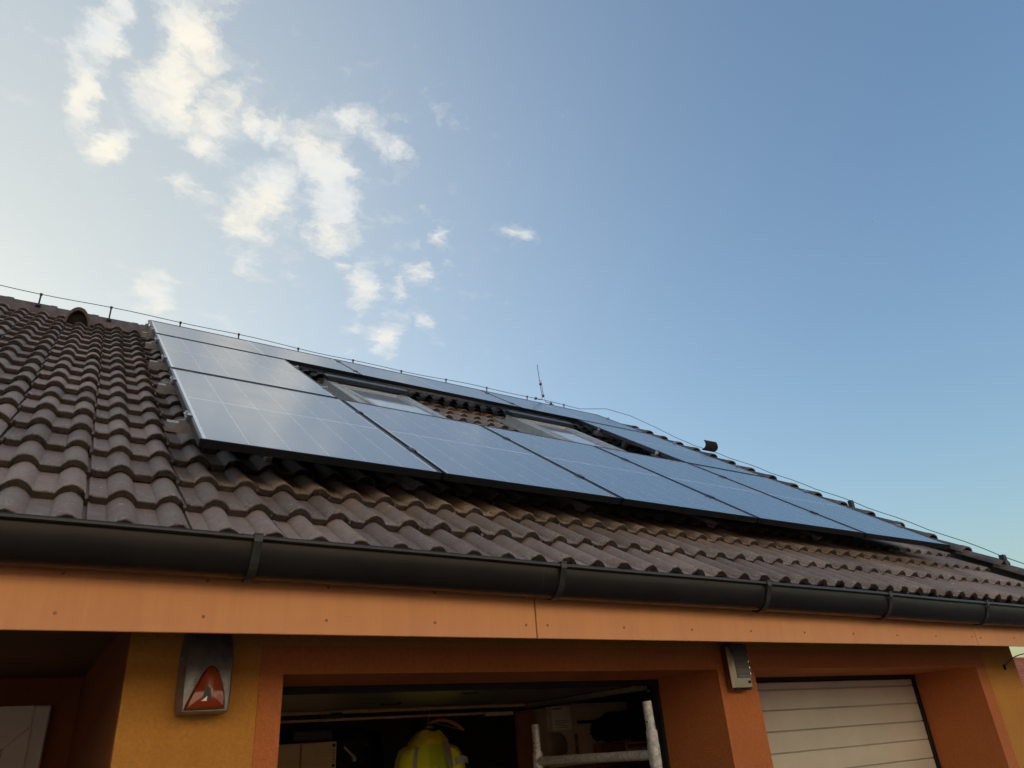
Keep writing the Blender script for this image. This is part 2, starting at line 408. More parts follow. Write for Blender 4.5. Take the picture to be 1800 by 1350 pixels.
# ------------------------------------------------------------------ mesh helpers
class MB:
    """collects shapes, then links them as ONE mesh object"""
    def __init__(self):
        self.v = []; self.f = []; self.mi = []; self.cur = 0
    def face(self, idx):
        self.f.append(tuple(idx)); self.mi.append(self.cur)
    def box(self, x0, x1, y0, y1, z0, z1):
        n = len(self.v)
        self.v += [(x, y, z) for z in (z0, z1) for y in (y0, y1) for x in (x0, x1)]
        for q in ((0, 2, 3, 1), (4, 5, 7, 6), (0, 1, 5, 4), (2, 6, 7, 3), (0, 4, 6, 2), (1, 3, 7, 5)):
            self.face([n + i for i in q])
        return self
    def bbox(self, x0, x1, y0, y1, z0, z1, r=0.004):
        """box with chamfered edges"""
        n = len(self.v)
        xs = (x0, x1); ys = (y0, y1); zs = (z0, z1)
        idx = {}
        for i in (0, 1):
            for j in (0, 1):
                for k in (0, 1):
                    sx, sy, sz = (1 if i == 0 else -1), (1 if j == 0 else -1), (1 if k == 0 else -1)
                    for a, off in enumerate(((0, r, r), (r, 0, r), (r, r, 0))):
                        idx[(i, j, k, a)] = len(self.v)
                        self.v.append((xs[i] + sx * off[0], ys[j] + sy * off[1], zs[k] + sz * off[2]))
        g = lambda *k: idx[k]
        for i in (0, 1):
            q = [g(i, 0, 0, 0), g(i, 1, 0, 0), g(i, 1, 1, 0), g(i, 0, 1, 0)]
            self.face(q if i else q[::-1])
            q = [g(0, i, 0, 1), g(1, i, 0, 1), g(1, i, 1, 1), g(0, i, 1, 1)]
            self.face(q[::-1] if i else q)
            q = [g(0, 0, i, 2), g(1, 0, i, 2), g(1, 1, i, 2), g(0, 1, i, 2)]
            self.face(q if i else q[::-1])
        for i in (0, 1):
            for j in (0, 1):
                self.face([g(i, j, 0, 0), g(i, j, 1, 0), g(i, j, 1, 1), g(i, j, 0, 1)])
                self.face([g(i, 0, j, 0), g(i, 1, j, 0), g(i, 1, j, 2), g(i, 0, j, 2)])
                self.face([g(0, i, j, 1), g(1, i, j, 1), g(1, i, j, 2), g(0, i, j, 2)])
        for i in (0, 1):
            for j in (0, 1):
                for k in (0, 1):
                    self.face([g(i, j, k, 0), g(i, j, k, 1), g(i, j, k, 2)])
        return self
    def prism(self, poly, axis, a, b):
        """extrude a 2-D polygon along an axis (x, y or z) from a to b"""
        n = len(self.v); k = len(poly)
        for w in (a, b):
            for p, q in poly:
                self.v.append({'x': (w, p, q), 'y': (p, w, q), 'z': (p, q, w)}[axis])
        self.face([n + i for i in range(k)][::-1]); self.face([n + k + i for i in range(k)])
        for i in range(k):
            j = (i + 1) % k
            self.face((n + i, n + j, n + k + j, n + k + i))
        return self
    def rings(self, rings, closed=True, cap=True):
        n = len(self.v); k = len(rings[0])
        for r in rings:
            self.v += [tuple(p) for p in r]
        for a in range(len(rings) - 1):
            for i in range(k if closed else k - 1):
                j = (i + 1) % k
                self.face((n + a * k + i, n + a * k + j, n + (a + 1) * k + j, n + (a + 1) * k + i))
        if cap and closed:
            self.face([n + i for i in range(k)][::-1])
            self.face([n + (len(rings) - 1) * k + i for i in range(k)])
        return self
    def tube(self, pts, r, seg=8, cap=True):
        pts = [Vector(p) for p in pts]
        rr = r if isinstance(r, (list, tuple)) else [r] * len(pts)
        rings = []
        for i, p in enumerate(pts):
            d = (pts[min(i + 1, len(pts) - 1)] - pts[max(i - 1, 0)]).normalized()
            a = Vector((0, 0, 1)) if abs(d.z) < 0.9 else Vector((0, 1, 0))
            s = d.cross(a).normalized(); w = s.cross(d)
            rings.append([p + (s * math.cos(2 * math.pi * k / seg) + w * math.sin(2 * math.pi * k / seg)) * rr[i] for k in range(seg)])
        return self.rings(rings, True, cap)
    def disc(self, c, n, r, seg=8, h=0.0):
        n = Vector(n).normalized(); c = Vector(c)
        a = Vector((0, 0, 1)) if abs(n.z) < 0.9 else Vector((0, 1, 0))
        s = n.cross(a).normalized(); w = s.cross(n)
        ring = lambda o, q: [c + n * o + (s * math.cos(2 * math.pi * k / seg) + w * math.sin(2 * math.pi * k / seg)) * q for k in range(seg)]
        return self.rings([ring(0, r), ring(h, r * 0.85)])
    def data(self, name, mats, smooth=False):
        me = bpy.data.meshes.new(name)
        me.from_pydata(self.v, [], self.f)
        mats = mats if isinstance(mats, (list, tuple)) else [mats]
        for q in mats:
            me.materials.append(MAT[q])
        if len(mats) > 1:
            me.polygons.foreach_set('material_index', self.mi)
        import bmesh
        bm = bmesh.new(); bm.from_mesh(me)
        bmesh.ops.recalc_face_normals(bm, faces=bm.faces)
        bm.to_mesh(me); bm.free()
        if smooth:
            me.polygons.foreach_set('use_smooth', [True] * len(me.polygons))
            me.set_sharp_from_angle(angle=math.radians(38))
        me.update()
        return me
    def build(self, name, mats, parent=None, smooth=False):
        return place(name, self.data(name, mats, smooth), parent)

WORLD_LOC = {}
def place(name, data, parent=None, loc=None, local=False):
    """link a mesh; its coordinates are world coordinates unless local is set"""
    o = bpy.data.objects.new(name, data)
    COL.objects.link(o)
    if parent is not None:
        o.parent = parent
        if not local and parent.name in WORLD_LOC:
            o.matrix_parent_inverse = Matrix.Translation(-WORLD_LOC[parent.name])
    if loc is not None:
        o.location = loc
    return o
def empty(name, loc, parent=None):
    o = bpy.data.objects.new(name, None)
    COL.objects.link(o)
    o.location = loc
    o.empty_display_size = 0.1
    WORLD_LOC[o.name] = Vector(loc)
    if parent is not None:
        o.parent = parent
    return o
def tag(o, label=None, cat=None, group=None, kind=None):
    if label: o['label'] = label
    if cat: o['category'] = cat
    if group: o['group'] = group
    if kind: o['kind'] = kind
    return o

# ------------------------------------------------------------------ ground
g = MB()
n = 24
g.v = [(-1500 + 3000 * i / n, -1500 + 3000 * j / n, 0.0) for j in range(n + 1) for i in range(n + 1)]
for j in range(n):
    for i in range(n):
        g.face((j * (n + 1) + i, j * (n + 1) + i + 1, (j + 1) * (n + 1) + i + 1, (j + 1) * (n + 1) + i))
tag(g.build('ground', 'paving'), kind='structure')

# ------------------------------------------------------------------ house
PITCH = math.radians(35.1846)
A = Vector((0.42235648, 2.78396875, 2.84970442))        # lower left corner of the solar array
ROOF_M = Matrix.Translation(A) @ Matrix.Rotation(PITCH, 4, 'X')
def RW(x, s, n):
    return ROOF_M @ Vector((x, s, n))
HOUSE = empty('house', (3.0, 6.5, 0.0))
tag(HOUSE, 'single storey house with brown tiled roof, orange fascia and two garage bays', 'house')
YF, YD = 2.90, 3.36          # wall face, door plane
ZS = 2.215                   # soffit
XL, XR = -3.2, 6.27          # building ends
# front wall pieces
MB().box(0.307, 0.749, YF, YD, 0, 2.42).build('wall', 'yellow', HOUSE)
MB().box(5.828, XR, YF, YD, 0, 2.42).build('wall', 'yellow', HOUSE)
MB().box(0.749, 5.828, YF, YD, 2.115, 2.42).build('wall', 'yellow', HOUSE)
# painted surround of the two garage openings, 3 mm proud
sur = MB()
sur.box(0.749, 0.836, YF - 0.003, YD, 0, 2.014)
sur.box(5.698, 5.828, YF - 0.003, YD, 0, 2.014)
sur.box(3.117, 3.400, YF - 0.003, YD, 0, 2.014)
sur.box(0.749, 5.828, YF - 0.003, YD, 2.014, 2.115)
sur.build('opening_surround', 'orange', HOUSE)
# porch: side of the pier, back wall, far end
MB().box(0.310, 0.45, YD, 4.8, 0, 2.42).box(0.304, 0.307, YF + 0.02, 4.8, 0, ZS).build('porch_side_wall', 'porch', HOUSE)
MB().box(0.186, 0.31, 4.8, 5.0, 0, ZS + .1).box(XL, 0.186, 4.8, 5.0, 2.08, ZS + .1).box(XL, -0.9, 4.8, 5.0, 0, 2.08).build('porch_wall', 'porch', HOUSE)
MB().box(XL, XL + .2, YF, 4.8, 0, 2.42).build('wall', 'yellow', HOUSE)
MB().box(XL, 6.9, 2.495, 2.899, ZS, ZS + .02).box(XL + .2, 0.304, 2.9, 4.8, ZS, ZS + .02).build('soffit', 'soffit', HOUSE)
# shell of the garage
sh = MB()
sh.box(0.45, 0.50, YD, 9.0, 0, 2.42)
sh.box(XR - .25, XR, YD, 9.0, 0, 2.42)
sh.box(0.45, XR, 9.0, 9.2, 0, 2.42)
sh.box(0.45, XR, YD - .1, 9.2, 2.42, 2.46)
sh.build('garage_wall', 'inner', HOUSE)
MB().box(0.45, XR, YF, 9.1, -0.05, 0.02).build('garage_floor', 'floor', HOUSE)
MB().box(0.80, 3.12, YD + .001, YD + .05, 1.985, 2.42).box(3.10, 3.42, YD + .001, YD + .05, 0, 2.42).box(0.78, 0.84, YD + .001, YD + .05, 0, 2.42).box(3.40, 5.72, YD + .001, YD + .012, 1.992, 2.42).build('dark_gap_board', 'black', HOUSE)  # black boards paint in the dark gap above the garage doors
MB().box(XR - .02, XR, 9.2, 12.0, 0, 2.42).box(XL, XL + .02, 5.0, 12.0, 0, 2.42).box(XL, XR, 11.9, 12.0, 0, 2.42).build('wall', 'yellow', HOUSE)

# closed garage door on the right: horizontal slats
gd = MB().box(3.402, 5.696, YD + .040, YD + .060, 0.02, 1.985).build('garage_door', 'door', HOUSE)
gd['label'] = 'closed cream garage door of horizontal slats'
SLAT = 0.1205
slat = MB().bbox(3.412, 5.672, YD + .018, YD + .0401, 0.0015, SLAT - 0.0015, 0.005).data('slat', 'door')
for k in range(16):
    place('slat', slat, gd, (0, 0, 0.012 + SLAT * k))
MB().bbox(3.412, 5.672, YD + .018, YD + .0401, 0.0135 + SLAT * 16, 1.984, 0.004).build('slat', 'door', gd)
for k in (3, 8, 13):
    MB().box(3.412, 5.672, YD + .016, YD + .018, 0.012 + SLAT * k + .020, 0.012 + SLAT * k + .023).build('section_seam', 'door', gd)
MB().box(5.672, 5.698, YD + .004, YD + .040, 0.02, 1.985).build('door_seal', 'black', gd)
MB().box(3.400, 3.412, YD + .004, YD + .040, 0.02, 1.985).build('door_seal', 'black', gd)

# open garage door on the left, swung up under the ceiling
od = MB().box(0.93, 3.06, 3.42, 4.72, 2.000, 2.035).build('overhead_door', 'door_inner', HOUSE)
MB().box(0.92, 3.07, 3.395, 3.420, 1.988, 2.030).build('edge_profile', 'alu', od)
MB().bbox(0.92, 3.07, 4.690, 4.725, 1.980, 1.999, 0.004).build('rear_profile', 'lightwood_glint', od)  # golden reflection along the rail is put into its colour
MB().bbox(0.92, 2.75, 4.73, 4.755, 1.942, 1.957, 0.004).build('hanging_bar', 'lightwood_glint', od)  # second golden line, its reflected light also painted as colour
MB().box(1.66, 1.72, 4.66, 4.685, 1.955, 1.985).tube([(1.60, 4.66, 1.965), (1.72, 4.655, 1.967)], .009).build('latch', 'dark_plastic', od)
MB().tube([(1.80, 4.25, 1.990), (1.92, 4.26, 1.990)], .005).box(1.80, 1.812, 4.24, 4.27, 1.99, 2.0).box(1.908, 1.92, 4.24, 4.27, 1.99, 2.0).build('handle', 'dark_plastic', od)
MB().bbox(2.04, 2.14, 3.72, 3.74, 1.996, 2.0, 0.001).build('warning_label', 'ink', od)
for x0 in (0.88, 3.075):
    MB().box(x0, x0 + .03, 3.42, 6.6, 1.955, 1.965).box(x0, x0 + .006, 3.42, 6.6, 1.955, 1.995).build('guide_rail', 'alu', od)
MB().bbox(2.70, 2.92, 4.62, 4.65, 1.925, 1.948, .003).build('spring_arm', 'lightwood_glint', od)

# front door in the porch
fd = MB()
fd.bbox(0.105, 0.183, 4.745, 4.80, 0.0, 2.077, 0.008).box(-0.90, 0.107, 4.7455, 4.80, 1.985, 2.0765).box(-0.90, -0.80, 4.7455, 4.80, 0.0, 1.985)
fdo = fd.build('front_door', 'upvc', HOUSE)
fdo['label'] = 'white front door with small coloured panes in the porch'
lf = MB()
def mitre(x0, x1, z0, z1, w, y0, y1, mb):
    """four mitred rails of a door leaf"""
    o = [(x0, z0), (x1, z0), (x1, z1), (x0, z1)]; i = [(x0 + w, z0 + w), (x1 - w, z0 + w), (x1 - w, z1 - w), (x0 + w, z1 - w)]
    for k in range(4):
        j = (k + 1) % 4
        c = ((o[k][0] + o[j][0] + i[k][0] + i[j][0]) / 4, (o[k][1] + o[j][1] + i[k][1] + i[j][1]) / 4)
        mb.prism([(c[0] + (p - c[0]) * .997, c[1] + (q - c[1]) * .997) for p, q in (o[k], o[j], i[j], i[k])], 'y', y0, y1)
mitre(-0.80, 0.112, 0.06, 1.985, 0.105, 4.735, 4.79, lf)
lf.build('leaf', 'upvc', fdo)
for k, (x0, x1, z0, z1, mm) in enumerate(((-0.05, 0.005, 1.80, 1.878, 'pane_y'), (-0.05, 0.005, 1.70, 1.795, 'pane_v'), (-0.12, -0.055, 1.70, 1.878, 'pane_y'), (-0.69, -0.125, 1.70, 1.878, 'pane_v'), (-0.69, 0.005, 0.2, 1.695, 'pane_y'))):
    MB().box(x0, x1, 4.765, 4.77, z0, z1).build('pane', mm, fdo)
MB().box(-0.70, 0.010, 4.772, 4.778, 0.16, 1.885).build('glazing_bars', 'lead', fdo)

# fascia panels with screws
FZ0, FZ1, FY = 2.090, 2.345, 2.480
cuts = [XL - .1, -1.594, 1.702, 4.996, 7.2]
scr = MB().disc((0, FY, 0), (0, -1, 0), .0052, 8, .003).data('screw', 'screw')
for a, bb in zip(cuts[:-1], cuts[1:]):
    fp = MB().bbox(a + .002, bb - .003, FY, FY + .012, FZ0, FZ1, 0.002).build('fascia_panel', 'fascia', HOUSE)
    cnt = max(2, round((bb - a) / 0.41))
    for k in range(cnt + 1):
        x = a + .05 + (bb - a - .1) * k / cnt + random.uniform(-.006, .006)
        for z in (FZ0 + .050, FZ0 + .158):
            place('screw', scr, fp, (x, 0, z + random.uniform(-.003, .003)))
MB().box(XL, 7.1, FY + .014, FY + .04, FZ0 + .01, FZ1 - .005).build('fascia_batten', 'deck', HOUSE)

# gutter: half round with a rolled front bead, falling gently to the right
GY, GR, GD = 2.418, 0.074, 1.50
def gz(x):
    return 2.368 - 0.0085 * x
gu = MB()
prof = []
for k in range(15):
    a = math.pi * k / 14
    prof.append((GY - GR * math.cos(a), -GR * math.sin(a) * GD - .008))
bead = [(GY - GR + .010 * math.cos(q) - .004, .010 * math.sin(q) - .006) for q in [math.radians(d) for d in (240, 200, 160, 120, 80, 40, 0, -40)]]
line = bead[::-1] + prof
back = [(p + .003 * (1 if p > GY else 1), q + .003) for p, q in line[::-1]]
ring = line
rings = []
for x in [-3.4 + 10.6 * i / 60 for i in range(61)]:
    wob = .0012 * math.sin(x * 2.3) + .0008 * math.sin(x * 5.1 + 1)
    rings.append([(x, p, q + gz(x) + wob) for p, q in line])
gu.rings(rings, closed=False)
inner = []
for x in [-3.4 + 10.6 * i / 60 for i in range(61)]:
    inner.append([(x, GY + (p - GY) * .965, q * .965 + gz(x)) for p, q in prof])
gu.rings(inner, closed=False)
GUT = gu.build('gutter', 'gutter', HOUSE, smooth=True)
for bx in (-1.85, -0.63, 0.564, 1.753, 2.965, 3.955, 4.97, 6.1):
    bm = MB()
    rows = []
    for w in (-.013, .013):
        pass
    op = [(GY - GR - .017, .004), (GY - GR - .017, -.018)] + [(GY - (GR + .005) * math.cos(math.pi * k / 14), -(GR + .005) * math.sin(math.pi * k / 14) * GD - .008) for k in range(2, 14)]
    ip = [(GY - GR - .012, .002), (GY - GR - .012, -.018)] + [(GY - (GR + .001) * math.cos(math.pi * k / 14), -(GR + .001) * math.sin(math.pi * k / 14) * GD - .008) for k in range(2, 14)]
    ringsb = []
    for (p, q), (p2, q2) in zip(op, ip):
        z = gz(bx)
        ringsb.append([(bx - .013, p, q + z), (bx + .013, p, q + z), (bx + .013, p2, q2 + z), (bx - .013, p2, q2 + z)])
    bm.rings(ringsb)
    bm.bbox(bx - .014, bx + .014, GY - GR - .019, GY - GR + .012, gz(bx) + .003, gz(bx) + .008, .001)
    bm.build('gutter_bracket', 'bracket', GUT)
sj = MB()
for x in (1.665, 5.2):
    rg = []
    for xx in (x - .002, x + .002):
        rg.append([(xx, GY + (p - GY) * 1.02, q * 1.015 + gz(xx)) for p, q in prof])
    sj.rings(rg, closed=False)
sj.build('gutter_joint', 'bracket', GUT)

lit = MB(); rnd = random.Random(11)
for k in range(70):
    x = rnd.uniform(-.6, 5.6); r_ = rnd.uniform(.002, .0055)
    c_ = Vector((x, GY - GR + rnd.uniform(-.008, .012), gz(x) + .004))
    lit.rings([[c_ + Vector((math.cos(a) * q * r_ * rnd.uniform(.7, 1.3), math.sin(a) * q * r_ * rnd.uniform(.7, 1.3), h * r_)) for a in [i * math.pi / 3 for i in range(6)]] for q, h in ((.8, -.4), (1, .2), (.45, .8))])
tag(lit.build('moss_crumbs', 'tile', GUT), kind='stuff')

# ------------------------------------------------------------------ roof
PAN = -0.205                 # level of the tile pans below the panel plane
EAVE_S, GAUGE, RIDGE_S = -0.585, 0.30, 5.06
X_OFF = -0.345               # one tile seam
VERGE_X = 6.12
rf = MB()
RL, RRt = -3.35, VERGE_X + .02
rf.box(RL, RRt, EAVE_S + .06, RIDGE_S - .02, PAN - .075, PAN - .045)
roof = rf.build('roof', 'deck', HOUSE)
roof.matrix_parent_inverse = Matrix.Translation(-WORLD_LOC['house'])
roof.location = A
roof.rotation_euler = (PITCH, 0, 0)
rg = RW(0, RIDGE_S, PAN)
# far slope and gable ends
fs = MB()
w = [RW(RL, RIDGE_S - .02, PAN - .05), RW(RRt, RIDGE_S - .02, PAN - .05)]
yb = 2 * w[0].y - RW(0, EAVE_S, PAN).y
zb = RW(0, EAVE_S, PAN - .05).z
fs.v = [tuple(w[0]), tuple(w[1]), (w[1].x, yb, zb), (w[0].x, yb, zb)]
fs.face((0, 1, 2, 3))
fs.build('far_slope', 'ridge', HOUSE)
for xg in (XL, XR):
    q0 = RW(0, EAVE_S + .3, PAN - .09)
    MB().prism([(YF + .02, 2.40), (yb - .3, 2.40), (w[0].y, w[0].z - .1)], 'x', xg - .02 if xg > 0 else xg, xg if xg > 0 else xg + .02).build('gable_wall', 'yellow', HOUSE)

# --- one concrete tile: two rolls and two pans
def prof_h(x):
    h = 0.0
    for c in (0.1085, 0.2585):
        d = abs(x - c)
        if d < 0.044:
            h = 0.0320 * math.cos(math.pi * d / 0.088) ** 0.72
    return h
xs = [0.0, 0.010, 0.0105, 0.020, 0.0230, 0.0600]
for c in (0.1085, 0.2585):
    xs += [c + dx for dx in (-.044, -.0425, -.039, -.033, -.025, -.013, 0, .013, .025, .033, .039, .0411)]
    if c < .2:
        xs += [0.1545, 0.162, 0.205]
xs = sorted(set(xs))
xs = [x for x in xs if x <= 0.2995] + [0.2996]
def groove(x):
    if x <= 0.010: return -0.009
    if 0.0105 <= x <= 0.020: return 0.003
    return 0.0
def tile_mesh(seed):
    rnd = random.Random(seed)
    mb = MB()
    rise = 0.031
    T = 0.029
    def row(s, dz, jit=0.0, js=0.0):
        base = rise * (1 - s / GAUGE)
        return [(x, s + (rnd.uniform(-js, js) if js else 0), prof_h(x) + groove(x) + base + dz + (rnd.uniform(-jit, jit) if jit else 0)) for x in xs]
    chip = [rnd.uniform(-.0035, .0035) for _ in xs]
    # chips near the right end of the front lip
    for i, x in enumerate(xs):
        if x > .225 and rnd.random() < .6: chip[i] += rnd.uniform(.0, .008)
        elif rnd.random() < .08: chip[i] += rnd.uniform(.002, .007)
    def crow(s0, dz):
        base = rise
        return [(x, s0 + chip[i], prof_h(x) + groove(x) + base + dz + rnd.uniform(-.0012, .0012)) for i, x in enumerate(xs)]
    under = [(x, 0.055, prof_h(x) * .72 + rise * .8 - T) for x in xs]
    R = [under, crow(0.0070, -T), crow(0.0035, -T * .55), crow(0.0, -.0045), crow(0.0045, 0.0), row(0.07, 0, .0008), row(0.19, 0, .0008), row(0.345, 0)]
    mb.rings(R, closed=False)
    # right edge of the tile
    n0 = len(mb.v)
    for rr in R[1:]:
        x, s, z = rr[-1]; mb.v.append((x, s, z)); mb.v.append((x, s, z - .02))
    for k in range(len(R) - 2):
        mb.face((n0 + 2 * k, n0 + 2 * k + 1, n0 + 2 * k + 3, n0 + 2 * k + 2))
    return mb
VARIANTS = [tile_mesh(100 + i) for i in range(10)]
VDATA = [v.data('roof_tile', 'tile', smooth=True) for v in VARIANTS]
def drip_values(v):
    # underside and lip rows count as zero distance from the drip edge
    k = len(xs)
    return [0.0 if i < 3 * k else 0.004 if i < 4 * k else 0.013 if i < 5 * k else max(0.0, p[1]) if i < 8 * k else 0.0 for i, p in enumerate(v.v)]
def add_drip(me, vals):
    at = me.attributes.new('drip', 'FLOAT', 'POINT')
    at.data.foreach_set('value', vals)
for v, d in zip(VARIANTS, VDATA):
    d.set_sharp_from_angle(angle=math.radians(50))
    add_drip(d, drip_values(v))

WIN = [(1.37, 2.12, 2.02, 3.38), (3.25, 4.00, 2.02, 3.38)]      # skylights x0 x1 s0 s1
vent_cells = {}
cells = []
ncol0 = -10
ncol = int((VERGE_X - .02 - X_OFF) / .30)
for i in range(19):
    for j in range(ncol0, ncol + 1):
        x = X_OFF + .30 * j; s = EAVE_S + GAUGE * i
        if x + .29 > VERGE_X + .06: continue
        if any(x + .30 > a + .02 and x < b2 - .02 and s + .3 > c + .05 and s < d2 - .05 for a, b2, c, d2 in WIN): continue
        cells.append((x, s, i, j))
def visible_size(x, s):
    p = RW(x + .15, s + .1, PAN + .03) - Vector((0, 0, 1.7))
    z = p.dot(CAM_FWD)
    if z < .5: return 0
    u = 900 + 1281.2 * p.dot(CAM_RIGHT) / z; v = 675 - 1281.2 * p.dot(CAM_UP) / z
    score = 1 / z ** 2
    if not (-90 < u < 1890): score *= .05
    covered = (-.02 < x and x + .3 < 5.3 and .10 < s < 4.5) and not (1.05 < x < 4.2 and 1.9 < s < 3.3)
    if covered: score *= .01
    return score
cells.sort(key=lambda c: -visible_size(c[0], c[1]))
rest = MB()
rest_drip = []
for k, (x, s, i, j) in enumerate(cells):
    rnd = random.Random(i * 1000 + j)
    dx, ds, dn, rz = rnd.uniform(-.0015, .0015), rnd.uniform(-.005, .005), rnd.uniform(-.0015, .0022), rnd.uniform(-.006, .006)
    v = rnd.randrange(len(VDATA))
    if k < 300:
        o = place('roof_tile', VDATA[v], roof, (x + dx, s + ds, PAN + dn), local=True)
        o.rotation_euler = (rnd.uniform(-.004, .004), rnd.uniform(-.006, .006), rz)
    else:
        n0 = len(rest.v)
        rest.v += [(a + x + dx, b2 + s + ds, c + PAN + dn) for a, b2, c in VARIANTS[v].v]
        rest.f += [tuple(q + n0 for q in f) for f in VARIANTS[v].f]
        rest_drip += drip_values(VARIANTS[v])
        rest.mi += [0] * len(VARIANTS[v].f)
ro = place('roof_tile_field', rest.data('roof_tile_field', 'tile', smooth=True), roof, (0, 0, 0), local=True)
add_drip(ro.data, rest_drip)
tag(ro, kind='stuff')

# ridge caps along the top, half round, overlapping
def cap_data(name, L=.40, R0=.105, R1=.092, thick=.014, flat=.62):
    mb = MB(); seg = 12
    rows = []
    for x, r in ((0, R0), (.004, R0 + .003), (.05, R0 + .002), (.058, R0 - .004), (L, R1)):
        rows.append([(x, -r * math.cos(math.pi * k / seg), r * flat * math.sin(math.pi * k / seg)) for k in range(seg + 1)])
    mb.rings(rows, closed=False)
    rows = []
    for x, r in ((0, R0), (0, R0 - thick), (L, R1 - thick)):
        rows.append([(x, -r * math.cos(math.pi * k / seg), r * flat * math.sin(math.pi * k / seg)) for k in range(seg + 1)])
    mb.rings(rows, closed=False)
    return mb.data(name, 'ridge', smooth=True)
RC = cap_data('ridge_tile', .40, .118, .104, flat=.36)
x = VERGE_X + .03
rl = []
while x > RL:
    o = place('ridge_tile', RC, roof, local=True)
    p = Vector((x, RIDGE_S + .01, PAN + .022 + random.uniform(-.003, .003)))
    # the ridge is level: undo the roof pitch
    o.location = p
    o.rotation_euler = Euler((-PITCH, 0, math.pi))
    x -= .345
# verge caps running down the right edge
VC = cap_data('verge_tile', .36, .080, .068, flat=.62)
s = EAVE_S - .02
while s < RIDGE_S - .12:
    o = place('verge_tile', VC, roof, (VERGE_X + random.uniform(-.006, .006), s, PAN + .098 + random.uniform(-.004, .004)), local=True)
    o.rotation_euler = (0, .085, math.pi / 2)
    o.rotation_euler = Euler((0.0, 0.0, math.pi / 2)).to_matrix().to_euler()
    mtx = Matrix.Rotation(math.pi / 2, 3, 'Z') @ Matrix.Rotation(0.09, 3, 'Y')
    o.rotation_euler = mtx.to_euler()
    s += .30
MB().box(VERGE_X + .075, VERGE_X + .085, EAVE_S, RIDGE_S, PAN - .12, PAN + .09).build('verge_board', 'ridge', roof)
# hooded vent tile near the ridge, left of the array
def hood_data():
    mb = MB(); seg = 14
    rows = []
    for s, r, h in ((0, .080, .150), (.02, .083, .155), (.10, .076, .135), (.22, .055, .07), (.30, .03, .008)):
        rows.append([(-r * math.cos(math.pi * k / seg) * (1 + .25 * (1 - math.sin(math.pi * k / seg))), s, h * math.sin(math.pi * k / seg) ** .8) for k in range(seg + 1)])
    mb.rings(rows, closed=False)
    rows = []
    for s, q in ((0, 1), (0, .84), (.16, .8)):
        rows.append([(-.080 * q * math.cos(math.pi * k / seg) * (1 + .25 * (1 - math.sin(math.pi * k / seg))), s, .150 * q * math.sin(math.pi * k / seg) ** .8) for k in range(seg + 1)])
    mb.rings(rows, closed=False)
    mb.cur = 1
    n0 = len(mb.v)
    q = .84; mb.v += [(-.080 * q * math.cos(math.pi * k / seg) * (1 + .25 * (1 - math.sin(math.pi * k / seg))), .06, .150 * q * math.sin(math.pi * k / seg) ** .8) for k in range(seg + 1)]
    mb.face(range(n0, n0 + seg + 1))
    return mb.data('vent_hood', ['ridge', 'black'], smooth=True)
HD = hood_data()
for x, s, dn in ((-.56, 4.60, .030), (1.05, 4.95, .02), (2.55, 4.95, .02)):
    place('vent_hood', HD, roof, (x, s, PAN + dn), local=True)
# loose curved cap sticking up at the verge
mb = MB()
ax = Vector((CAM_RIGHT.x, CAM_RIGHT.y, 0)).normalized(); ay = Vector((-ax.y, ax.x, 0)); az_ = Vector((0, 0, 1))
CC = Vector((0.0, 0.0, 0.0))
for off in (0.0, .008):
    rows = []
    for u_ in (0, .045, .09, .14):
        rows.append([CC + ax * (u_ - .03 * (k / 9) ** 2 + .02 * math.sin(math.pi * k / 9)) + ay * (.075 + off) * math.cos(math.radians(170 + 12 * k)) * .8 + az_ * ((.075 + off) * math.sin(math.radians(170 + 12 * k)) + .045 - u_ * .28) for k in range(10)])
    mb.rings(rows, closed=False)
place('loose_cap', mb.data('loose_cap', 'deck', smooth=True), HOUSE, None).location = RW(5.98, 3.36, -.0)
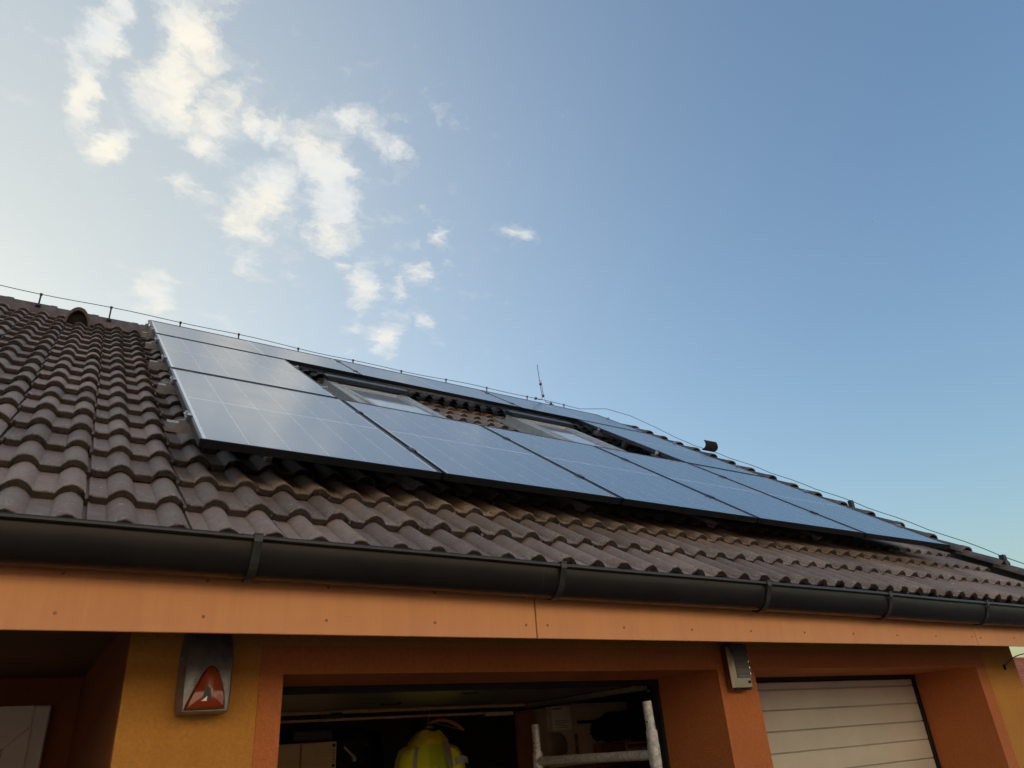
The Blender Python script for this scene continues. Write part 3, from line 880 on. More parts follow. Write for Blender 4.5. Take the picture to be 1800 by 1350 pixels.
# skylights
for wi, (x0, x1, s0, s1) in enumerate(WIN):
    fr = MB()
    t0 = PAN + .02; t1 = -0.078
    fr.bbox(x0, x0 + .06, s0, s1, t0, t1, .006).bbox(x1 - .06, x1, s0, s1, t0, t1, .006)
    fr.bbox(x0 + .06, x1 - .06, s0, s0 + .07, t0, t1, .006).bbox(x0 + .06, x1 - .06, s1 - .09, s1, t0, t1, .006)
    sk = fr.build('skylight', 'sky_frame', HOUSE)
    sk.matrix_parent_inverse = Matrix.Translation(-WORLD_LOC['house'])
    sk.location = A; sk.rotation_euler = (PITCH, 0, 0)
    sk['label'] = ('left' if wi == 0 else 'right') + ' roof window between the solar panels, grey frame'
    place('hood', MB().bbox(x0 - .012, x1 + .012, s1 - .13, s1 + .015, t1 + .002, t1 + .045, .008).data('hood', 'hood'), sk, local=True)
    for q in (x0 + .061, x1 - .075):
        place('inner_lining', MB().box(q, q + .014, s0 + .08, s1 - .10, t0, t1 + .001).data('inner_lining', 'pine'), sk, local=True)
    # pivoting sash, slightly open
    tilt = math.radians(1.2 if wi == 0 else 0.3)
    cm = (s0 + s1) / 2
    sm = MB()
    hl = (s1 - s0) / 2 - .12
    sm.bbox(x0 + .08, x0 + .115, -hl, hl, -.02, .018, .004).bbox(x1 - .115, x1 - .08, -hl, hl, -.02, .018, .004)
    sm.bbox(x0 + .115, x1 - .115, -hl, -hl + .05, -.02, .018, .004).bbox(x0 + .115, x1 - .115, hl - .05, hl, -.02, .018, .004)
    so_ = place('sash', sm.data('sash', 'sky_frame'), sk, (0, cm, t1 - .012), local=True)
    so_.rotation_euler = (-tilt, 0, 0)
    gl = place('pane', MB().box(x0 + .115, x1 - .115, -hl + .05, hl - .05, -.004, .006).data('pane', 'glass'), sk, (0, cm, t1 - .012), local=True)
    gl.rotation_euler = (-tilt, 0, 0)
    fl = MB()
    for xx in (x0 - .075, x1 + .004):
        fl.box(xx, xx + .071, s0 - .02, s1 + .05, PAN + .042, PAN + .052)
        for q in (.012, .038, .060):
            fl.box(xx + q, xx + q + .006, s0 - .02, s1 + .05, PAN + .052, PAN + .062)
    fl.box(x0 - .075, x1 + .075, s1 + .05, s1 + .12, PAN + .042, PAN + .058)
    place('flashing', fl.data('flashing', 'sky_frame'), sk, local=True)
    place('shaft', MB().box(x0 + .02, x1 - .02, s0 + .02, s1 - .02, PAN - .06, PAN - .03).data('shaft', 'deck'), sk, local=True)

# ------------------------------------------------------------------ solar panels
PW, PH, PT, GX, GYP = 1.038, 1.755, 0.035, 0.020, 0.030
PITCH_X = PW + GX
# frame: four mitred bars with a lip over the glass
fm = MB()
fm.bbox(0, .011, 0, PH, -PT, 0, .0015).bbox(PW - .011, PW, 0, PH, -PT, 0, .0015)
fm.bbox(.011, PW - .011, 0, .011, -PT, 0, .0015).bbox(.011, PW - .011, PH - .011, PH, -PT, 0, .0015)
FRAME = fm.data('frame', 'panel_frame')
SIDE = MB().box(-.0015, 0.0, .002, PH - .002, -.030, -.019).box(-.0015, 0.0, .002, PH - .002, -.013, -.003).data('side_groove', 'panel_edge')
SHEET = MB().box(.011, PW - .011, .011, PH - .011, -.008, -.0032).data('glass_sheet', 'backsheet')
BACK = MB().box(.012, PW - .012, .012, PH - .012, -.012, -.009).data('back_cover', 'deck')
cw = (PW - .048) / 6
def strip_data(h):
    """one column of ten half cells; clipped corners leave the small light diamonds"""
    k = 10; ch = h / k; c = .0065; wv = cw - .0036
    left = [(0, 0)]; right = [(wv, 0)]
    for i in range(1, k):
        if i % 2 == 0:
            left += [(0, i * ch - c), (c * .6, i * ch - .0006), (c * .6, i * ch + .0006), (0, i * ch + c)]
            right += [(wv, i * ch - c), (wv - c * .6, i * ch - .0006), (wv - c * .6, i * ch + .0006), (wv, i * ch + c)]
    left.append((0, h)); right.append((wv, h))
    mb = MB(); n = len(left)
    mb.v = [(p, q, 0) for p, q in left] + [(p, q, 0) for p, q in right]
    for i in range(n - 1):
        mb.face((i, n + i, n + i + 1, i + 1))
    return mb.data('cell_column', 'cell')
HH = (PH - .060) / 2
STRIP = strip_data(HH - .008)
ROOF_Q = Matrix.Rotation(PITCH, 3, 'X')
def solar_panel(x, s, landscape, label):
    root = bpy.data.objects.new('solar_panel', None)
    COL.objects.link(root)
    root.empty_display_size = .1
    if landscape:
        root.location = RW(x, s + PW, 0)
        root.rotation_euler = (ROOF_Q @ Matrix.Rotation(-math.pi / 2, 3, 'Z')).to_euler()
    else:
        root.location = RW(x, s, 0)
        root.rotation_euler = (PITCH, 0, 0)
    tag(root, label, 'solar panel', 'solar panels on the roof')
    place('frame', FRAME, root, local=True)
    place('side_groove', SIDE, root, local=True)
    gs = place('glass_sheet', SHEET, root, local=True)
    place('back_cover', BACK, root, local=True)
    for c in range(6):
        for hseg in range(2):
            place('cell_column', STRIP, gs, (.024 + c * cw + .00225, .028 + hseg * (HH + .008), -.00312), local=True)
    return root
r2 = PH + GYP
r3 = 2 * PH + 2 * GYP
word = ['lowest row of the array, leftmost, beside bare tiles', 'lowest row of the array, second from left', 'lowest row of the array, middle one of five', 'lowest row of the array, fourth from left', 'lowest row of the array, rightmost, pointing at the verge']
for i in range(5):
    solar_panel(i * PITCH_X, 0, False, 'black upright solar panel in ' + word[i])
solar_panel(0, r2, False, 'black upright solar panel left of the left roof window, in the middle row')
solar_panel(4 * PITCH_X, r2, False, 'black upright solar panel right of the right roof window, in the middle row')
for i, wv in enumerate(('leftmost', 'middle', 'rightmost')):
    solar_panel(i * (PH + .010), r3, True, 'black sideways solar panel under the ridge, %s of the three in the top row' % wv)

# mounting rails with clamps
AW = 5 * PITCH_X - GX
def rail(x0, x1, s, label, joints):
    root = bpy.data.objects.new('mounting_rail', None)
    COL.objects.link(root); root.location = RW(x0, s, -.08); root.rotation_euler = (PITCH, 0, 0)
    root.empty_display_size = .1
    tag(root, label, 'rail', 'aluminium rails under the solar panels')
    L = x1 - x0
    mb = MB()
    for a, bb, c, d in ((0, .003, 0, .042), (.037, .040, 0, .042), (.003, .037, 0, .003), (.003, .014, .039, .042), (.026, .037, .039, .042), (.003, .037, .018, .021)):
        mb.box(0, L, a - .02, bb - .02, c, d)
    place('rail_profile', mb.data('rail_profile', 'alu'), root, local=True)
    for kind, xx in joints:
        cb = MB(); q = xx - x0
        if kind == 'L' or kind == 'R':
            sg = -1 if kind == 'L' else 1
            a, bb = sorted((q + sg * .012, q + sg * .020))
            cb.bbox(a, bb, -.022, .022, .042, .076, .002)
            a, bb = sorted((q - sg * .009, q + sg * .026))
            cb.bbox(a, bb, -.022, .022, .0805, .085, .001)
            cb.disc((q + sg * .016, 0, .086), (0, 0, 1), .008, 6, .009)
            a, bb = sorted((q + sg * .012, q + sg * .040))
            cb.box(a, bb, -.022, -.016, .042, .060)
            place('end_clamp', cb.data('end_clamp', 'alu'), root, local=True)
        else:
            cb.bbox(q - .007, q + .007, -.030, .030, .044, .081, .001).bbox(q - .017, q + .017, -.030, .030, .0805, .0845, .001)
            place('mid_clamp', cb.data('mid_clamp', 'wire'), root, local=True)
        if kind == 'L':
            place('roof_hook', MB().box(q + .35, q + .38, -.02, .03, -.09, 0).box(q + .35, q + .38, -.10, .02, -.10, -.09).data('roof_hook', 'alu'), root, local=True)
    return root
mids = [('M', (k + 1) * PITCH_X - GX / 2) for k in range(4)]
rail(-.085, AW + .06, .42, 'lowest aluminium rail end sticking out left of the array', [('L', 0), ('R', AW)] + mids)
rail(-.075, AW + .05, 1.33, 'second lowest aluminium rail end sticking out left of the array', [('L', 0), ('R', AW)] + mids)
rail(-.085, PW + .05, r2 + .38, 'third aluminium rail end from below, left of the middle row', [('L', 0), ('R', PW)])
rail(-.075, PW + .05, r2 + 1.32, 'fourth aluminium rail end from below, left of the middle row', [('L', 0), ('R', PW)])
rail(4 * PITCH_X - .06, AW + .05, r2 + .38, 'lower short aluminium rail end clamped beside the right roof window', [('L', 4 * PITCH_X), ('R', AW)])
rail(4 * PITCH_X - .06, AW + .05, r2 + 1.32, 'upper short aluminium rail end clamped beside the right roof window', [('L', 4 * PITCH_X), ('R', AW)])
lj = [('M', PH + .005), ('M', 2 * PH + .015)]
rail(-.080, 3 * PH + .06, r3 + .22, 'fifth aluminium rail end from below, left of the top row', [('L', 0), ('R', 3 * PH + .02)] + lj)
rail(-.070, 3 * PH + .06, r3 + .82, 'topmost aluminium rail end next to the ridge', [('L', 0), ('R', 3 * PH + .02)] + lj)
# little edge clips at the lower joints
# ------------------------------------------------------------------ lightning conductor
RT = RW(0, RIDGE_S + .01, PAN + .035)
WY, WZ = RT.y, RT.z
def wave(x):
    return .010 * math.sin(x * 1.7) + .006 * math.sin(x * 4.9 + .7)
wz = WZ + .175
lc = empty('lightning_conductor', (2.5, WY, WZ))
tag(lc, 'thin lightning wire on small posts along the ridge and down the verge', 'lightning wire')
pts = [(x, WY - .02, wz + wave(x)) for x in [-3.2 + .15 * i for i in range(61)] if x < 5.99]
xe = A.x + VERGE_X
# past the last post the wire sags over to the verge and runs down it
vp = [RW(5.72, RIDGE_S - .03, PAN + .27), RW(5.92, 4.74, PAN + .27), RW(6.05, 4.36, PAN + .225), RW(6.11, 3.98, PAN + .18)]
k = 3.8
while k > EAVE_S:
    vp.append(RW(VERGE_X + .012 * math.sin(k * 5), k, PAN + .162 + .012 * abs(math.sin(k * 5.2))))
    k -= .15
MB().tube(pts + [tuple(p) for p in vp], .0034, 6).build('wire', 'wire', lc, smooth=True)
for k in range(12):
    x = -1.08 + .603 * k + random.uniform(-.03, .03)
    h = wz + wave(x)
    mb = MB()
    mb.box(x - .007, x + .007, WY - .024, WY - .016, WZ + .015, h - .006)
    mb.box(x - .011, x + .011, WY - .030, WY - .010, h - .010, h + .008)
    mb.box(x - .02, x + .02, WY - .06, WY + .03, WZ + .018, WZ + .034)
    mb.build('wire_post', 'holder', lc)
for s in (1.42, .02):
    p = RW(VERGE_X - .02, s, PAN + .15)
    mb = MB().bbox(p.x - .014, p.x + .03, p.y - .02, p.y + .02, p.z - .07, p.z + .03, .003)
    mb.build('wire_clip', 'holder', lc)
ar = empty('air_terminal', (5.18, WY - .02, wz))
tag(ar, 'slender upright lightning rod clamped to the ridge wire', 'lightning rod')
mb = MB()
bx = 5.19
mb.tube([(bx - .035, WY - .02, wz + .53), (bx - .02, WY - .02, wz + .26), (bx, WY - .02, wz + .04), (bx - .012, WY - .02, wz + .008), (bx - .05, WY - .02, wz + .004), (bx - .14, WY - .02, wz + .008)], .0046, 6)
mb.tube([(bx + .002, WY - .02, wz + .30), (bx + .022, WY - .02, wz + .05), (bx + .045, WY - .02, wz - .01), (bx + .18, WY - .02, wz - .03)], .0046, 6)
mb.build('rod', 'wire', ar, smooth=True)
for dx, dz in ((-.013, .24), (.012, .07), (-.11, .008), (.13, -.02)):
    MB().bbox(bx + dx - .017, bx + dx + .017, WY - .034, WY - .006, wz + dz - .014, wz + dz + .014, .003).build('clamp', 'holder', ar)

# ------------------------------------------------------------------ alarm siren
sr = empty('alarm_siren', (0.56, 2.9, 1.885))
tag(sr, 'silver alarm siren with amber triangular strobe under the fascia on the yellow pier', 'alarm siren')
mb = MB()
rows = []
for z, y, x0, x1, c in ((1.885, 2.835, .484, .628, .02), (1.892, 2.806, .478, .634, .022), (1.95, 2.806, .474, .638, .024), (2.05, 2.818, .474, .640, .026), (2.115, 2.836, .476, .640, .028), (2.150, 2.862, .480, .636, .03)):
    rows.append([(x0 - .004, 2.897, z), (x0 - .004, y + c * 1.4, z), (x0 + c * .35, y + c * .3, z), (x0 + c, y, z), (x1 - c, y, z), (x1 - c * .35, y + c * .3, z), (x1 + .002, y + c * 1.4, z), (x1 + .002, 2.897, z)])
mb.rings(rows)
mb.build('housing', 'silver', sr, smooth=True)
def yfront(z):
    return 2.806 if z < 1.95 else 2.806 + (z - 1.95) * .12
lens_o = [(.489, 1.900), (.50, 1.8965), (.604, 1.898), (.614, 1.903), (.611, 1.94), (.602, 1.975), (.588, 2.010), (.576, 2.027), (.563, 2.033), (.550, 2.028), (.537, 2.010), (.516, 1.970), (.499, 1.930)]
def smooth_loop(pts, k=4):
    o_ = []
    n_ = len(pts)
    for i in range(n_):
        p0, p1, p2, p3 = [Vector(pts[(i + d) % n_]) for d in (-1, 0, 1, 2)]
        for j in range(k):
            t_ = j / k
            q_ = .5 * ((2 * p1) + (p2 - p0) * t_ + (2 * p0 - 5 * p1 + 4 * p2 - p3) * t_ * t_ + (3 * p1 - p0 - 3 * p2 + p3) * t_ ** 3)
            o_.append((q_.x, q_.y))
    return o_
lens_o = smooth_loop(lens_o)
cx, cz = .556, 1.95
rows = []
for q, d in ((1.0, .003), (.97, .012), (.88, .019), (.62, .023), (.3, .025)):
    rows.append([(cx + (x - cx) * q, yfront(z) - d, cz + (z - cz) * q) for x, z in lens_o])
mb = MB().rings(rows)
mb.build('strobe_lens', 'amber', sr, smooth=True)
MB().prism([(.536, 1.925), (.566, 1.925), (.560, 1.962), (.545, 1.968)], 'y', 2.7805, 2.784).build('lens_window', 'dark_plastic', sr)
MB().prism([(.534, 1.9205), (.552, 1.9205), (.552, 1.936)], 'y', 2.7798, 2.7806).build('flash_bulb', 'reflector', sr)
lo = [(cx + (x - cx) * 1.025, cz + (z - cz) * 1.025) for x, z in lens_o]
mb = MB().rings([[(x, yfront(z) - .004, z) for x, z in lo], [(x, yfront(z) + .004, z) for x, z in lo]])
mb.build('lens_seal', 'black', sr)
# perforated grille curving round the lens
gr_o = [(.505, 1.968), (.516, 2.000), (.532, 2.042), (.546, 2.068), (.560, 2.077), (.575, 2.068), (.589, 2.04), (.602, 2.000), (.610, 1.968)]
mb = MB()
n0 = len(mb.v)
mb.v += [(x, yfront(z) - .0015, z) for x, z in gr_o]
mb.face(range(len(gr_o)))
mb.build('grille', 'silver', sr)
mb = MB()
def inside(x, z, poly):
    c = False
    for i in range(len(poly)):
        (x1, z1), (x2, z2) = poly[i], poly[i - 1]
        if (z1 > z) != (z2 > z) and x < (x2 - x1) * (z - z1) / (z2 - z1) + x1: c = not c
    return c
z = 1.966; row = 0
while z < 2.07:
    x = .500 + (.0035 if row % 2 else 0)
    while x < .61:
        if inside(x, z, gr_o) and not inside(x, z, lo):
            mb.disc((x, yfront(z) - .0016, z), (0, -1, 0), .0021, 6, .0008)
        x += .0070
    z += .0060; row += 1
tag(mb.build('grille_holes', 'black', sr), kind='stuff')
for z in (2.065, 2.04, 2.02):
    for xx, sg in ((.4715, -1), (.642, 1)):
        MB().disc((xx, 2.862, z), (sg, 0, 0), .0055, 8, .003).build('side_screw', 'reflector', sr)

# ------------------------------------------------------------------ steel intercom
ic = empty('intercom_panel', (3.24, 2.9, 1.905))
tag(ic, 'narrow stainless steel intercom panel on the orange pillar between the garage bays', 'intercom')
MB().bbox(3.158, 3.309, 2.840, 2.897, 1.907, 2.138, .012).build('housing', 'steel', ic)
MB().bbox(3.198, 3.306, 2.8365, 2.840, 1.965, 2.132, .001).build('front_plate', 'brushed', ic)
for k in range(4):
    MB().box(3.206, 3.286, 2.8350, 2.8366, 1.984 + .030 * k, 1.986 + .030 * k).build('name_slot', 'dark_plastic', ic)
    MB().disc((3.294, 2.8366, 1.985 + .030 * k), (0, -1, 0), .0052, 8, .004).build('call_button', 'reflector', ic)
MB().disc((3.283, 2.840, 1.945), (0, -1, 0), .008, 10, .004).build('keyhole', 'black', ic)

# ------------------------------------------------------------------ cable on the wall corner
cb = MB().tube([(6.090, 2.890, 2.000), (6.088, 2.885, 2.018), (6.095, 2.875, 2.030), (6.14, 2.865, 2.052), (6.20, 2.86, 2.072), (6.28, 2.86, 2.087), (6.4, 2.86, 2.10), (6.9, 2.95, 2.13), (7.8, 3.2, 2.17)], .0038, 6)
cb.bbox(6.080, 6.100, 2.885, 2.899, 1.990, 2.024, .002)
cbo = cb.build('wall_cable', 'holder', smooth=True)
tag(cbo, 'dark cable leaving the yellow wall near the right corner', 'cable')

# ------------------------------------------------------------------ scaffold frame in the open bay
sf = empty('scaffold_frame', (2.51, 3.27, 0.02))
tag(sf, 'worn galvanised scaffold frame standing in the open garage bay', 'scaffold frame')
MB().tube([(2.52, 2.80, .02), (2.512, 2.80, 1.745)], .0265, 16).build('standard', 'galv', sf, smooth=True)
MB().tube([(2.512, 2.80, 1.74), (2.508, 2.80, 1.868)], .0215, 16).build('spigot', 'galv', sf, smooth=True)
MB().tube([(2.512, 3.75, .02), (2.512, 3.75, 1.690)], .0265, 16).build('standard', 'galv', sf, smooth=True)
MB().tube([(2.512, 3.75, 1.685), (2.510, 3.75, 1.828)], .0215, 16).build('spigot', 'galv', sf, smooth=True)
for z in (1.645, 1.15, .65):
    MB().tube([(2.512, 2.80, z), (2.512, 3.75, z)], .022, 14).build('rung', 'galv', sf, smooth=True)
for y, z in ((2.80, 1.645), (3.75, 1.645)):
    mb = MB().tube([(2.512, y, z - .04), (2.512, y, z + .04)], .0285, 14)
    mb.build('weld_collar', 'galv', sf, smooth=True)
for y, z in ((2.80, 1.78), (3.75, 1.735)):
    MB().disc((2.4905, y - .004, z), (-1, -.4, 0), .005, 8, .002).build('pin_hole', 'black', sf)

# ------------------------------------------------------------------ hi-vis jacket on a hanger
JZ = -0.052; YZ = -0.026
jk = empty('hi_vis_jacket', (2.34, 4.70, 1.2))
tag(jk, 'yellow hi-vis work jacket hanging on a hanger in the open garage', 'jacket')
JX, JY = 2.312, 4.70
def oval(cx, cy, z, a, bq, seg=20, ph=0.0, fold=0.0, seed=0):
    return [(cx + (a + fold * math.sin(5 * t_ + seed)) * math.cos(t_), cy + (bq + fold * math.sin(4 * t_ + seed * 2)) * math.sin(t_), z + .006 * math.sin(3 * t_ + seed)) for t_ in [2 * math.pi * k / seg for k in range(seg)]]
rows = [oval(JX, JY, z + JZ, a, bq, 40, fold=f_ * 1.6, seed=1.3) for z, a, bq, f_ in ((1.05, .20, .12, .012), (1.3, .195, .12, .012), (1.5, .185, .12, .011), (1.65, .178, .115, .010), (1.75, .172, .105, .008), (1.80, .160, .095, .006), (1.835, .135, .085, .004), (1.865, .100, .072, .002), (1.885, .085, .07, 0))]
MB().rings(rows).build('body', 'hivis_body', jk, smooth=True)
prof_j = ((1.5, .185, .12), (1.65, .178, .115), (1.75, .172, .105), (1.80, .160, .095), (1.835, .135, .085), (1.865, .100, .072))
def front_y(x, z):
    for (z0, a0, b0), (z1, a1, b1) in zip(prof_j[:-1], prof_j[1:]):
        if z0 <= z <= z1:
            f_ = (z - z0) / (z1 - z0); a_ = a0 + (a1 - a0) * f_; b_ = b0 + (b1 - b0) * f_
            return JY - (b_ + .022) * math.sqrt(max(0.05, 1 - (x / (a_ * 1.03)) ** 2))
    return JY - .12
def ribbon(name, mat_, pts_):
    # a strip of cloth following the front of the jacket: (centre x, z, half width)
    mb_ = MB(); rows_ = []
    for x_, z_, w_ in pts_:
        rows_.append([(JX + x_ + w_ * q_, front_y(x_ + w_ * q_, z_), z_ + JZ) for q_ in (-1, -.5, 0, .5, 1)])
    mb_.rings(rows_, closed=False)
    mb_.rings([[(p_[0], p_[1] + .003, p_[2]) for p_ in r_] for r_ in rows_], closed=False)
    return mb_.build(name, mat_, jk, smooth=True)
ribbon('reflective_band', 'tape', ((.070, 1.845, .022), (.085, 1.80, .026), (.098, 1.74, .026), (.104, 1.68, .020)))
ribbon('reflective_band', 'tape', ((-.112, 1.82, .012), (-.132, 1.78, .013), (-.142, 1.72, .012), (-.145, 1.64, .011)))
ribbon('back_panel', 'hivis', ((-.075, 1.84, .030), (-.085, 1.78, .032), (-.09, 1.70, .034), (-.09, 1.60, .034)))
for sg in (-1, 1):
    rows = []
    for q, (dx, z, r) in enumerate(((.118, 1.822, .040), (.145, 1.80, .055), (.168, 1.75, .058), (.188, 1.67, .055), (.204, 1.56, .053), (.216, 1.40, .050), (.222, 1.24, .047))):
        rows.append(oval(JX + sg * dx, JY - .01 * q, z + JZ, r, r * 1.1, 20, fold=.006, seed=q * .9 + sg))
    MB().rings(rows).build('sleeve', 'hivis', jk, smooth=True)
    rows = [oval(JX + sg * .199, JY - .036, 1.655 - .05 * (sg < 0), .060, .066, 16), oval(JX + sg * .193, JY - .033, 1.695 - .05 * (sg < 0), .062, .068, 16)]
    MB().rings(rows, cap=False).build('reflective_band', 'tape', jk, smooth=True)
rows = [oval(JX, JY - .004, z + JZ, a, bq, 26, fold=f_, seed=z * 11) for z, a, bq, f_ in ((1.828, .136, .104, .004), (1.848, .132, .102, .006), (1.876, .105, .086, .007), (1.900, .080, .068, .006), (1.908, .068, .058, .003), (1.893, .056, .048, 0))]
MB().rings(rows, cap=False).build('collar', 'collar', jk, smooth=True)
hg = empty('coat_hanger', (JX, 4.70, 1.9))
tag(hg, 'dark coat hanger with wire hook holding the yellow jacket', 'hanger')
hook = [(JX - .030, 4.705, 1.962), (JX - .024, 4.705, 1.976), (JX - .008, 4.703, 1.984), (JX + .010, 4.702, 1.978), (JX + .014, 4.70, 1.960), (JX + .004, 4.70, 1.925), (JX - .003, 4.70, 1.905 + YZ)]
MB().tube(hook, .0028, 6).build('hook', 'alu', hg, smooth=True)
rows = [oval(JX, 4.70, z + YZ, a, .022, 14) for z, a in ((1.880, .052), (1.895, .050), (1.910, .036), (1.920, .015))]
MB().rings(rows).build('yoke', 'dark_plastic', hg, smooth=True)
MB().box(JX - .020, JX + .020, 4.675, 4.678, 1.902 + YZ, 1.908 + YZ).build('maker_plate', 'tape', hg)
wh = empty('wooden_hanger', (2.47, 4.80, 1.9))
tag(wh, 'empty wooden coat hanger behind the yellow jacket', 'hanger')
arc = [(2.36 + .27 * q, 4.78 + .02 * q, 1.878 + .052 * math.sin(math.pi * (.16 + .84 * q)) - .022 * q) for q in [i / 12 for i in range(13)]]
MB().tube(arc, [.009] + [.012] * 11 + [.009], 8).build('arm', 'hanger_wood', wh, smooth=True)
MB().tube([arc[1], (arc[12][0] - .012, arc[12][1], arc[12][2])], .004, 6).build('bar', 'alu', wh)
MB().tube([(2.44, 4.785, 1.925), (2.44, 4.785, 1.955), (2.43, 4.785, 1.968)], .0026, 6).build('hook', 'alu', wh)

# ------------------------------------------------------------------ things stored in the garage
cab = empty('storage_cabinet', (1.55, 5.2, .02))
tag(cab, 'tan two door cabinet at the left inside the open garage', 'cabinet')
MB().box(1.12, 1.815, 5.02, 5.45, .02, 1.838).build('carcass', 'cabinet', cab)
MB().bbox(1.13, 1.577, 4.998, 5.018, .06, 1.835, .003).build('cabinet_door', 'cabinet', cab)
MB().bbox(1.587, 1.812, 4.998, 5.018, .06, 1.835, .003).build('cabinet_door', 'cabinet', cab)
MB().disc((1.793, 4.998, 1.815), (0, -1, 0), .010, 8, .004).build('hinge', 'black', cab)
MB().disc((1.793, 4.998, 1.700), (0, -1, 0), .010, 8, .004).build('hinge', 'black', cab)
for k in range(6):
    MB().box(1.785, 1.80, 4.9965, 4.9979, 1.72 + .013 * k, 1.725 + .013 * k).build('scale_mark', 'wood', cab)
cs = empty('black_case', (1.66, 5.2, 1.838))
tag(cs, 'black flat case lying on the tan cabinet', 'case')
MB().bbox(1.535, 1.80, 5.03, 5.35, 1.840, 1.915, .012).build('shell', 'dark_plastic', cs)
for q in (1.76, 1.83):
    tag(MB().bbox(q, q + .013, 5.40, 5.43, 1.92, 2.15, .002).build('hanging_strap', 'black'), ('left' if q < 1.8 else 'right') + ' of two black straps hanging above the black case', 'strap')
bg_ = MB()
rows = []
for z, sc_ in ((1.0, 1.0), (1.3, 1.08), (1.55, 1.02), (1.75, .96), (1.86, .88), (1.905, .70), (1.92, .3)):
    rows.append([(2.08 + (.24 * sc_ + .012 * math.sin(5 * t_ + z * 9)) * math.cos(t_), 5.45 + (.15 * sc_ + .012 * math.sin(7 * t_ + z * 5)) * math.sin(t_), z + .01 * math.sin(4 * t_)) for t_ in [2 * math.pi * k / 26 for k in range(26)]])
bg_.rings(rows)
tag(bg_.build('bin_bag', 'bag', smooth=True), 'glossy black plastic sack standing between cabinet and jacket', 'sack')
tag(MB().tube([(1.855, 4.98, 1.80), (1.905, 4.98, 1.755), (1.925, 4.975, 1.735)], [.006, .007, .012], 8).tube([(1.925, 4.975, 1.735), (1.922, 4.97, 1.715)], .012, 8).build('pale_tool', 'tape', smooth=True), 'small pale tool beside the tan cabinet', 'tool')
# shelf carrying the boxes on the right
shf = empty('storage_shelf', (3.9, 5.3, .02))
tag(shf, 'shelf at the right inside the garage carrying cardboard and wooden boxes', 'shelf')
MB().bbox(3.23, 4.95, 5.02, 5.6, 1.548, 1.575, .003).build('board', 'wood', shf)
MB().bbox(3.225, 3.385, 5.06, 5.10, .02, 2.02, .004).build('upright_board', 'wood', shf)
MB().bbox(4.90, 4.95, 5.06, 5.55, .02, 1.548, .004).build('upright_board', 'wood', shf)
cbx = empty('cardboard_box', (3.8, 5.2, 1.575))
tag(cbx, 'tall cardboard box with black lettering and a round cut-out on the garage shelf', 'cardboard box')
# front face with a real D-shaped opening
y0 = 5.0
hx0, hz0, hr = 3.545, 1.722, .088
mb = MB()
opening = [(3.455, hz0 + hr), (hx0, hz0 + hr)] + [(hx0 + hr * math.sin(math.pi * k / 12), hz0 + hr * math.cos(math.pi * k / 12)) for k in range(1, 12)] + [(hx0, hz0 - hr), (3.455, hz0 - hr)]
polyA = [(3.455, 1.578), (3.455, hz0 - hr)] + opening[::-1][1:-1] + [(3.455, hz0 + hr), (3.455, 1.993), (3.70, 2.0), (3.70, 1.578)]
mb.prism(polyA, 'y', y0, y0 + .006)
mb.box(3.702, 4.26, y0, y0 + .006, 1.578, 2.004)
mb.box(3.455, 4.26, y0 + .29, y0 + .30, 1.578, 2.0)
mb.box(4.255, 4.26, y0 + .006, y0 + .29, 1.578, 2.0)
mb.box(3.455, 3.459, y0 + .006, y0 + .29, 1.578, 2.0)
mb.build('carton', 'card', cbx)
MB().box(3.462, 3.54, y0 + .08, y0 + .085, 1.60, 1.80).build('inner_flap', 'card', cbx)
MB().box(3.505, 3.685, y0 - .002, y0 - .0008, 1.825, 1.988).build('printed_sheet', 'paper', cbx)
for k in range(5):
    MB().box(3.525 + .02 * (k % 2), 3.66 - .022 * (k % 3), y0 - .0032, y0 - .0022, 1.838 + .012 * k, 1.841 + .012 * k).build('print_line', 'ink', cbx)
MB().box(3.515, 3.60, y0 - .0032, y0 - .0022, 1.968, 1.974).build('print_line', 'ink', cbx)
def text(body, loc, size, rot, mat, parent, name='lettering', bold=0.0):
    cu = bpy.data.curves.new(name, 'FONT')
    cu.body = body; cu.size = size; cu.extrude = .0006; cu.offset = bold
    cu.align_x = 'LEFT'
    tmp = bpy.data.objects.new('tmp', cu); COL.objects.link(tmp)
    bpy.context.view_layer.update()
    me = bpy.data.meshes.new_from_object(tmp.evaluated_get(bpy.context.evaluated_depsgraph_get()))
    bpy.data.objects.remove(tmp)
    me.materials.clear(); me.materials.append(MAT[mat])
    mm = Matrix.Translation(loc) @ rot.to_4x4()
    me.transform(mm)
    return place(name, me, parent)
up = Matrix(((0, -1, 0), (0, 0, -1), (1, 0, 0)))          # letters read upwards, facing the camera
text('KÄRCHER', Vector((3.727, y0 - .0022, 1.632)), .036, up, 'ink', cbx, bold=.0012)
wc = empty('wooden_crate', (4.13, 4.98, 1.6))
tag(wc, 'reddish wooden crate with pale top rail in front of the cardboard box', 'crate')
MB().bbox(3.86, 4.45, 4.90, 4.985, 1.578, 1.705, .004).build('side_board', 'wood', wc)
MB().bbox(4.11, 4.46, 4.885, 4.898, 1.692, 1.706, .002).bbox(4.11, 4.125, 4.885, 4.898, 1.60, 1.692, .002).bbox(4.125, 4.46, 4.885, 4.898, 1.64, 1.668, .002).build('pale_rail', 'lightwood_glint', wc)
fz = empty('dark_duster', (4.07, 4.95, 1.86))
tag(fz, 'black bristly brush lying on the wooden crate before the cardboard box', 'brush')
rows = []
rnd = random.Random(3)
for q in range(14):
    tq = q / 13
    r_ = .10 * math.sin(math.pi * (.08 + .84 * tq)) ** .55
    rows.append([(3.83 + .50 * tq, 4.93 + (r_ * .8 + rnd.uniform(-.012, .012)) * math.cos(a), 1.80 + .055 * tq + (r_ + rnd.uniform(-.018, .018)) * math.sin(a)) for a in [2 * math.pi * k / 22 for k in range(22)]])
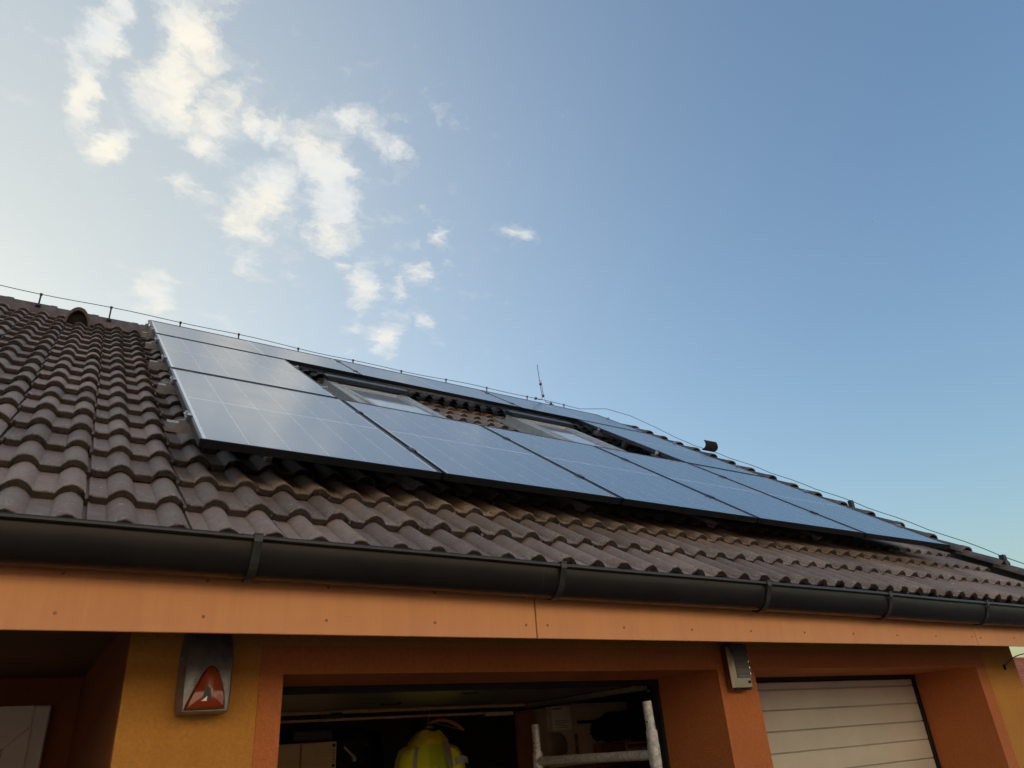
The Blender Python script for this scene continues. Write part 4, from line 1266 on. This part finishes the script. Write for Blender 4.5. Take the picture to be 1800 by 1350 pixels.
MB().rings(rows).build('bristles', 'fuzz', fz)
MB().tube([(3.70, 4.94, 1.868), (3.86, 4.94, 1.868)], .011, 10).build('handle', 'black', fz, smooth=True)

# ------------------------------------------------------------------ neighbouring house beyond the right corner
nh = empty('neighbour_house', (60, 29, 0))
tag(nh, 'distant house with red tiled roof beyond the right corner of the garage', 'house')
MB().box(54.5, 75, 24.0, 36, 0, 3.0).build('wall', 'nwall', nh)
mb = MB()
rows_ = 12
for k in range(rows_):
    # overlapping courses of the slope facing the camera
    y0_, y1_ = 23.4 + .36 * k, 23.4 + .36 * (k + 1) + .05
    z0_, z1_ = 2.75 + .20 * k, 2.75 + .20 * (k + 1) + .028
    nx = 150
    base = len(mb.v)
    for y, z, dz in ((y0_, z0_, -.04), (y0_, z0_, .04), (y1_, z1_, 0)):
        for i in range(nx + 1):
            x = 52.0 + 24.5 * i / nx
            mb.v.append((x, y, z + dz + .03 * abs(math.sin(math.pi * (x - 52) / .34))))
    for a in range(2):
        for i in range(nx):
            mb.face((base + a * (nx + 1) + i, base + a * (nx + 1) + i + 1, base + (a + 1) * (nx + 1) + i + 1, base + (a + 1) * (nx + 1) + i))
mb.build('roof', 'red_tile', nh)
MB().prism([(27.7, 5.16), (36.3, 2.75), (36.3, 2.6), (23.5, 2.6)], 'x', 52.1, 76.4).build('roof_back', 'red_tile', nh)
MB().tube([(51.9, 27.75, 5.18), (76.6, 27.75, 5.18)], .12, 8).build('ridge_row', 'red_tile', nh)
MB().box(55.15, 55.45, 24.5, 24.8, 3.3, 3.62).box(55.1, 55.5, 24.45, 24.85, 3.62, 3.68).build('roof_hatch', 'deck', nh)

# ------------------------------------------------------------------ added unseen house behind the camera, bounces warm sun onto the front
oh = empty('added_bounce_house', (1, -12, 0))
tag(oh, 'added unseen two storey house behind the camera, brick below, pale upper floor bouncing sunlight', 'house')
MB().box(-14, 16, -19, -9.0, 0, 3.9).build('ground_floor', 'brick', oh)  # kept dark so little low light reaches under the eaves
MB().box(-14.1, 16.1, -19, -8.9, 3.9, 9.2).build('upper_floor', 'nwall', oh)  # added pale surface, throws warm sunlight back at fascia and walls
MB().prism([(-20, 9.2), (-8.3, 9.2), (-14.1, 12.6)], 'x', -14.7, 16.7).build('roof', 'red_tile', oh)
for x in (-11.5, -6.5, -1.5, 3.5, 8.5, 13.0):
    for z, yw in ((0.9, -9.0), (5.3, -8.9)):
        wn = MB().box(x, x + 1.2, yw, yw + .06, z, z + 1.4).build('window', 'upvc', oh)
        MB().box(x + .09, x + 1.11, yw + .06, yw + .07, z + .09, z + 1.31).build('pane', 'glass', wn)

# ------------------------------------------------------------------ birds
def bird(loc, size, label):
    mb = MB()
    x, y, z = loc
    mb.rings([oval(x, y, z + q * size, r_ * size, r_ * size, 8) for q, r_ in ((-.3, .02), (-.1, .10), (.15, .09), (.3, .02))])
    for sg in (-1, 1):
        n0 = len(mb.v)
        mb.v += [(x, y, z + .12 * size), (x + sg * .35 * size, y, z + .22 * size), (x + sg * .8 * size, y, z - .05 * size), (x, y, z - .10 * size), (x, y + .02, z + .02 * size)]
        mb.face((n0, n0 + 1, n0 + 2, n0 + 3)); mb.face((n0 + 4, n0 + 1, n0 + 2)); mb.face((n0, n0 + 4, n0 + 3))
    tag(mb.build('bird', 'bird'), label, 'bird', 'birds in the sky')
bird((-0.7, 40.0, 1.7 + 23.0), .19, 'tiny dark bird in the pale sky above the left ridge')
bird((58.9, 26.0, 1.7 + 41.3), .14, 'tiny dark bird high in the blue sky at the upper right')
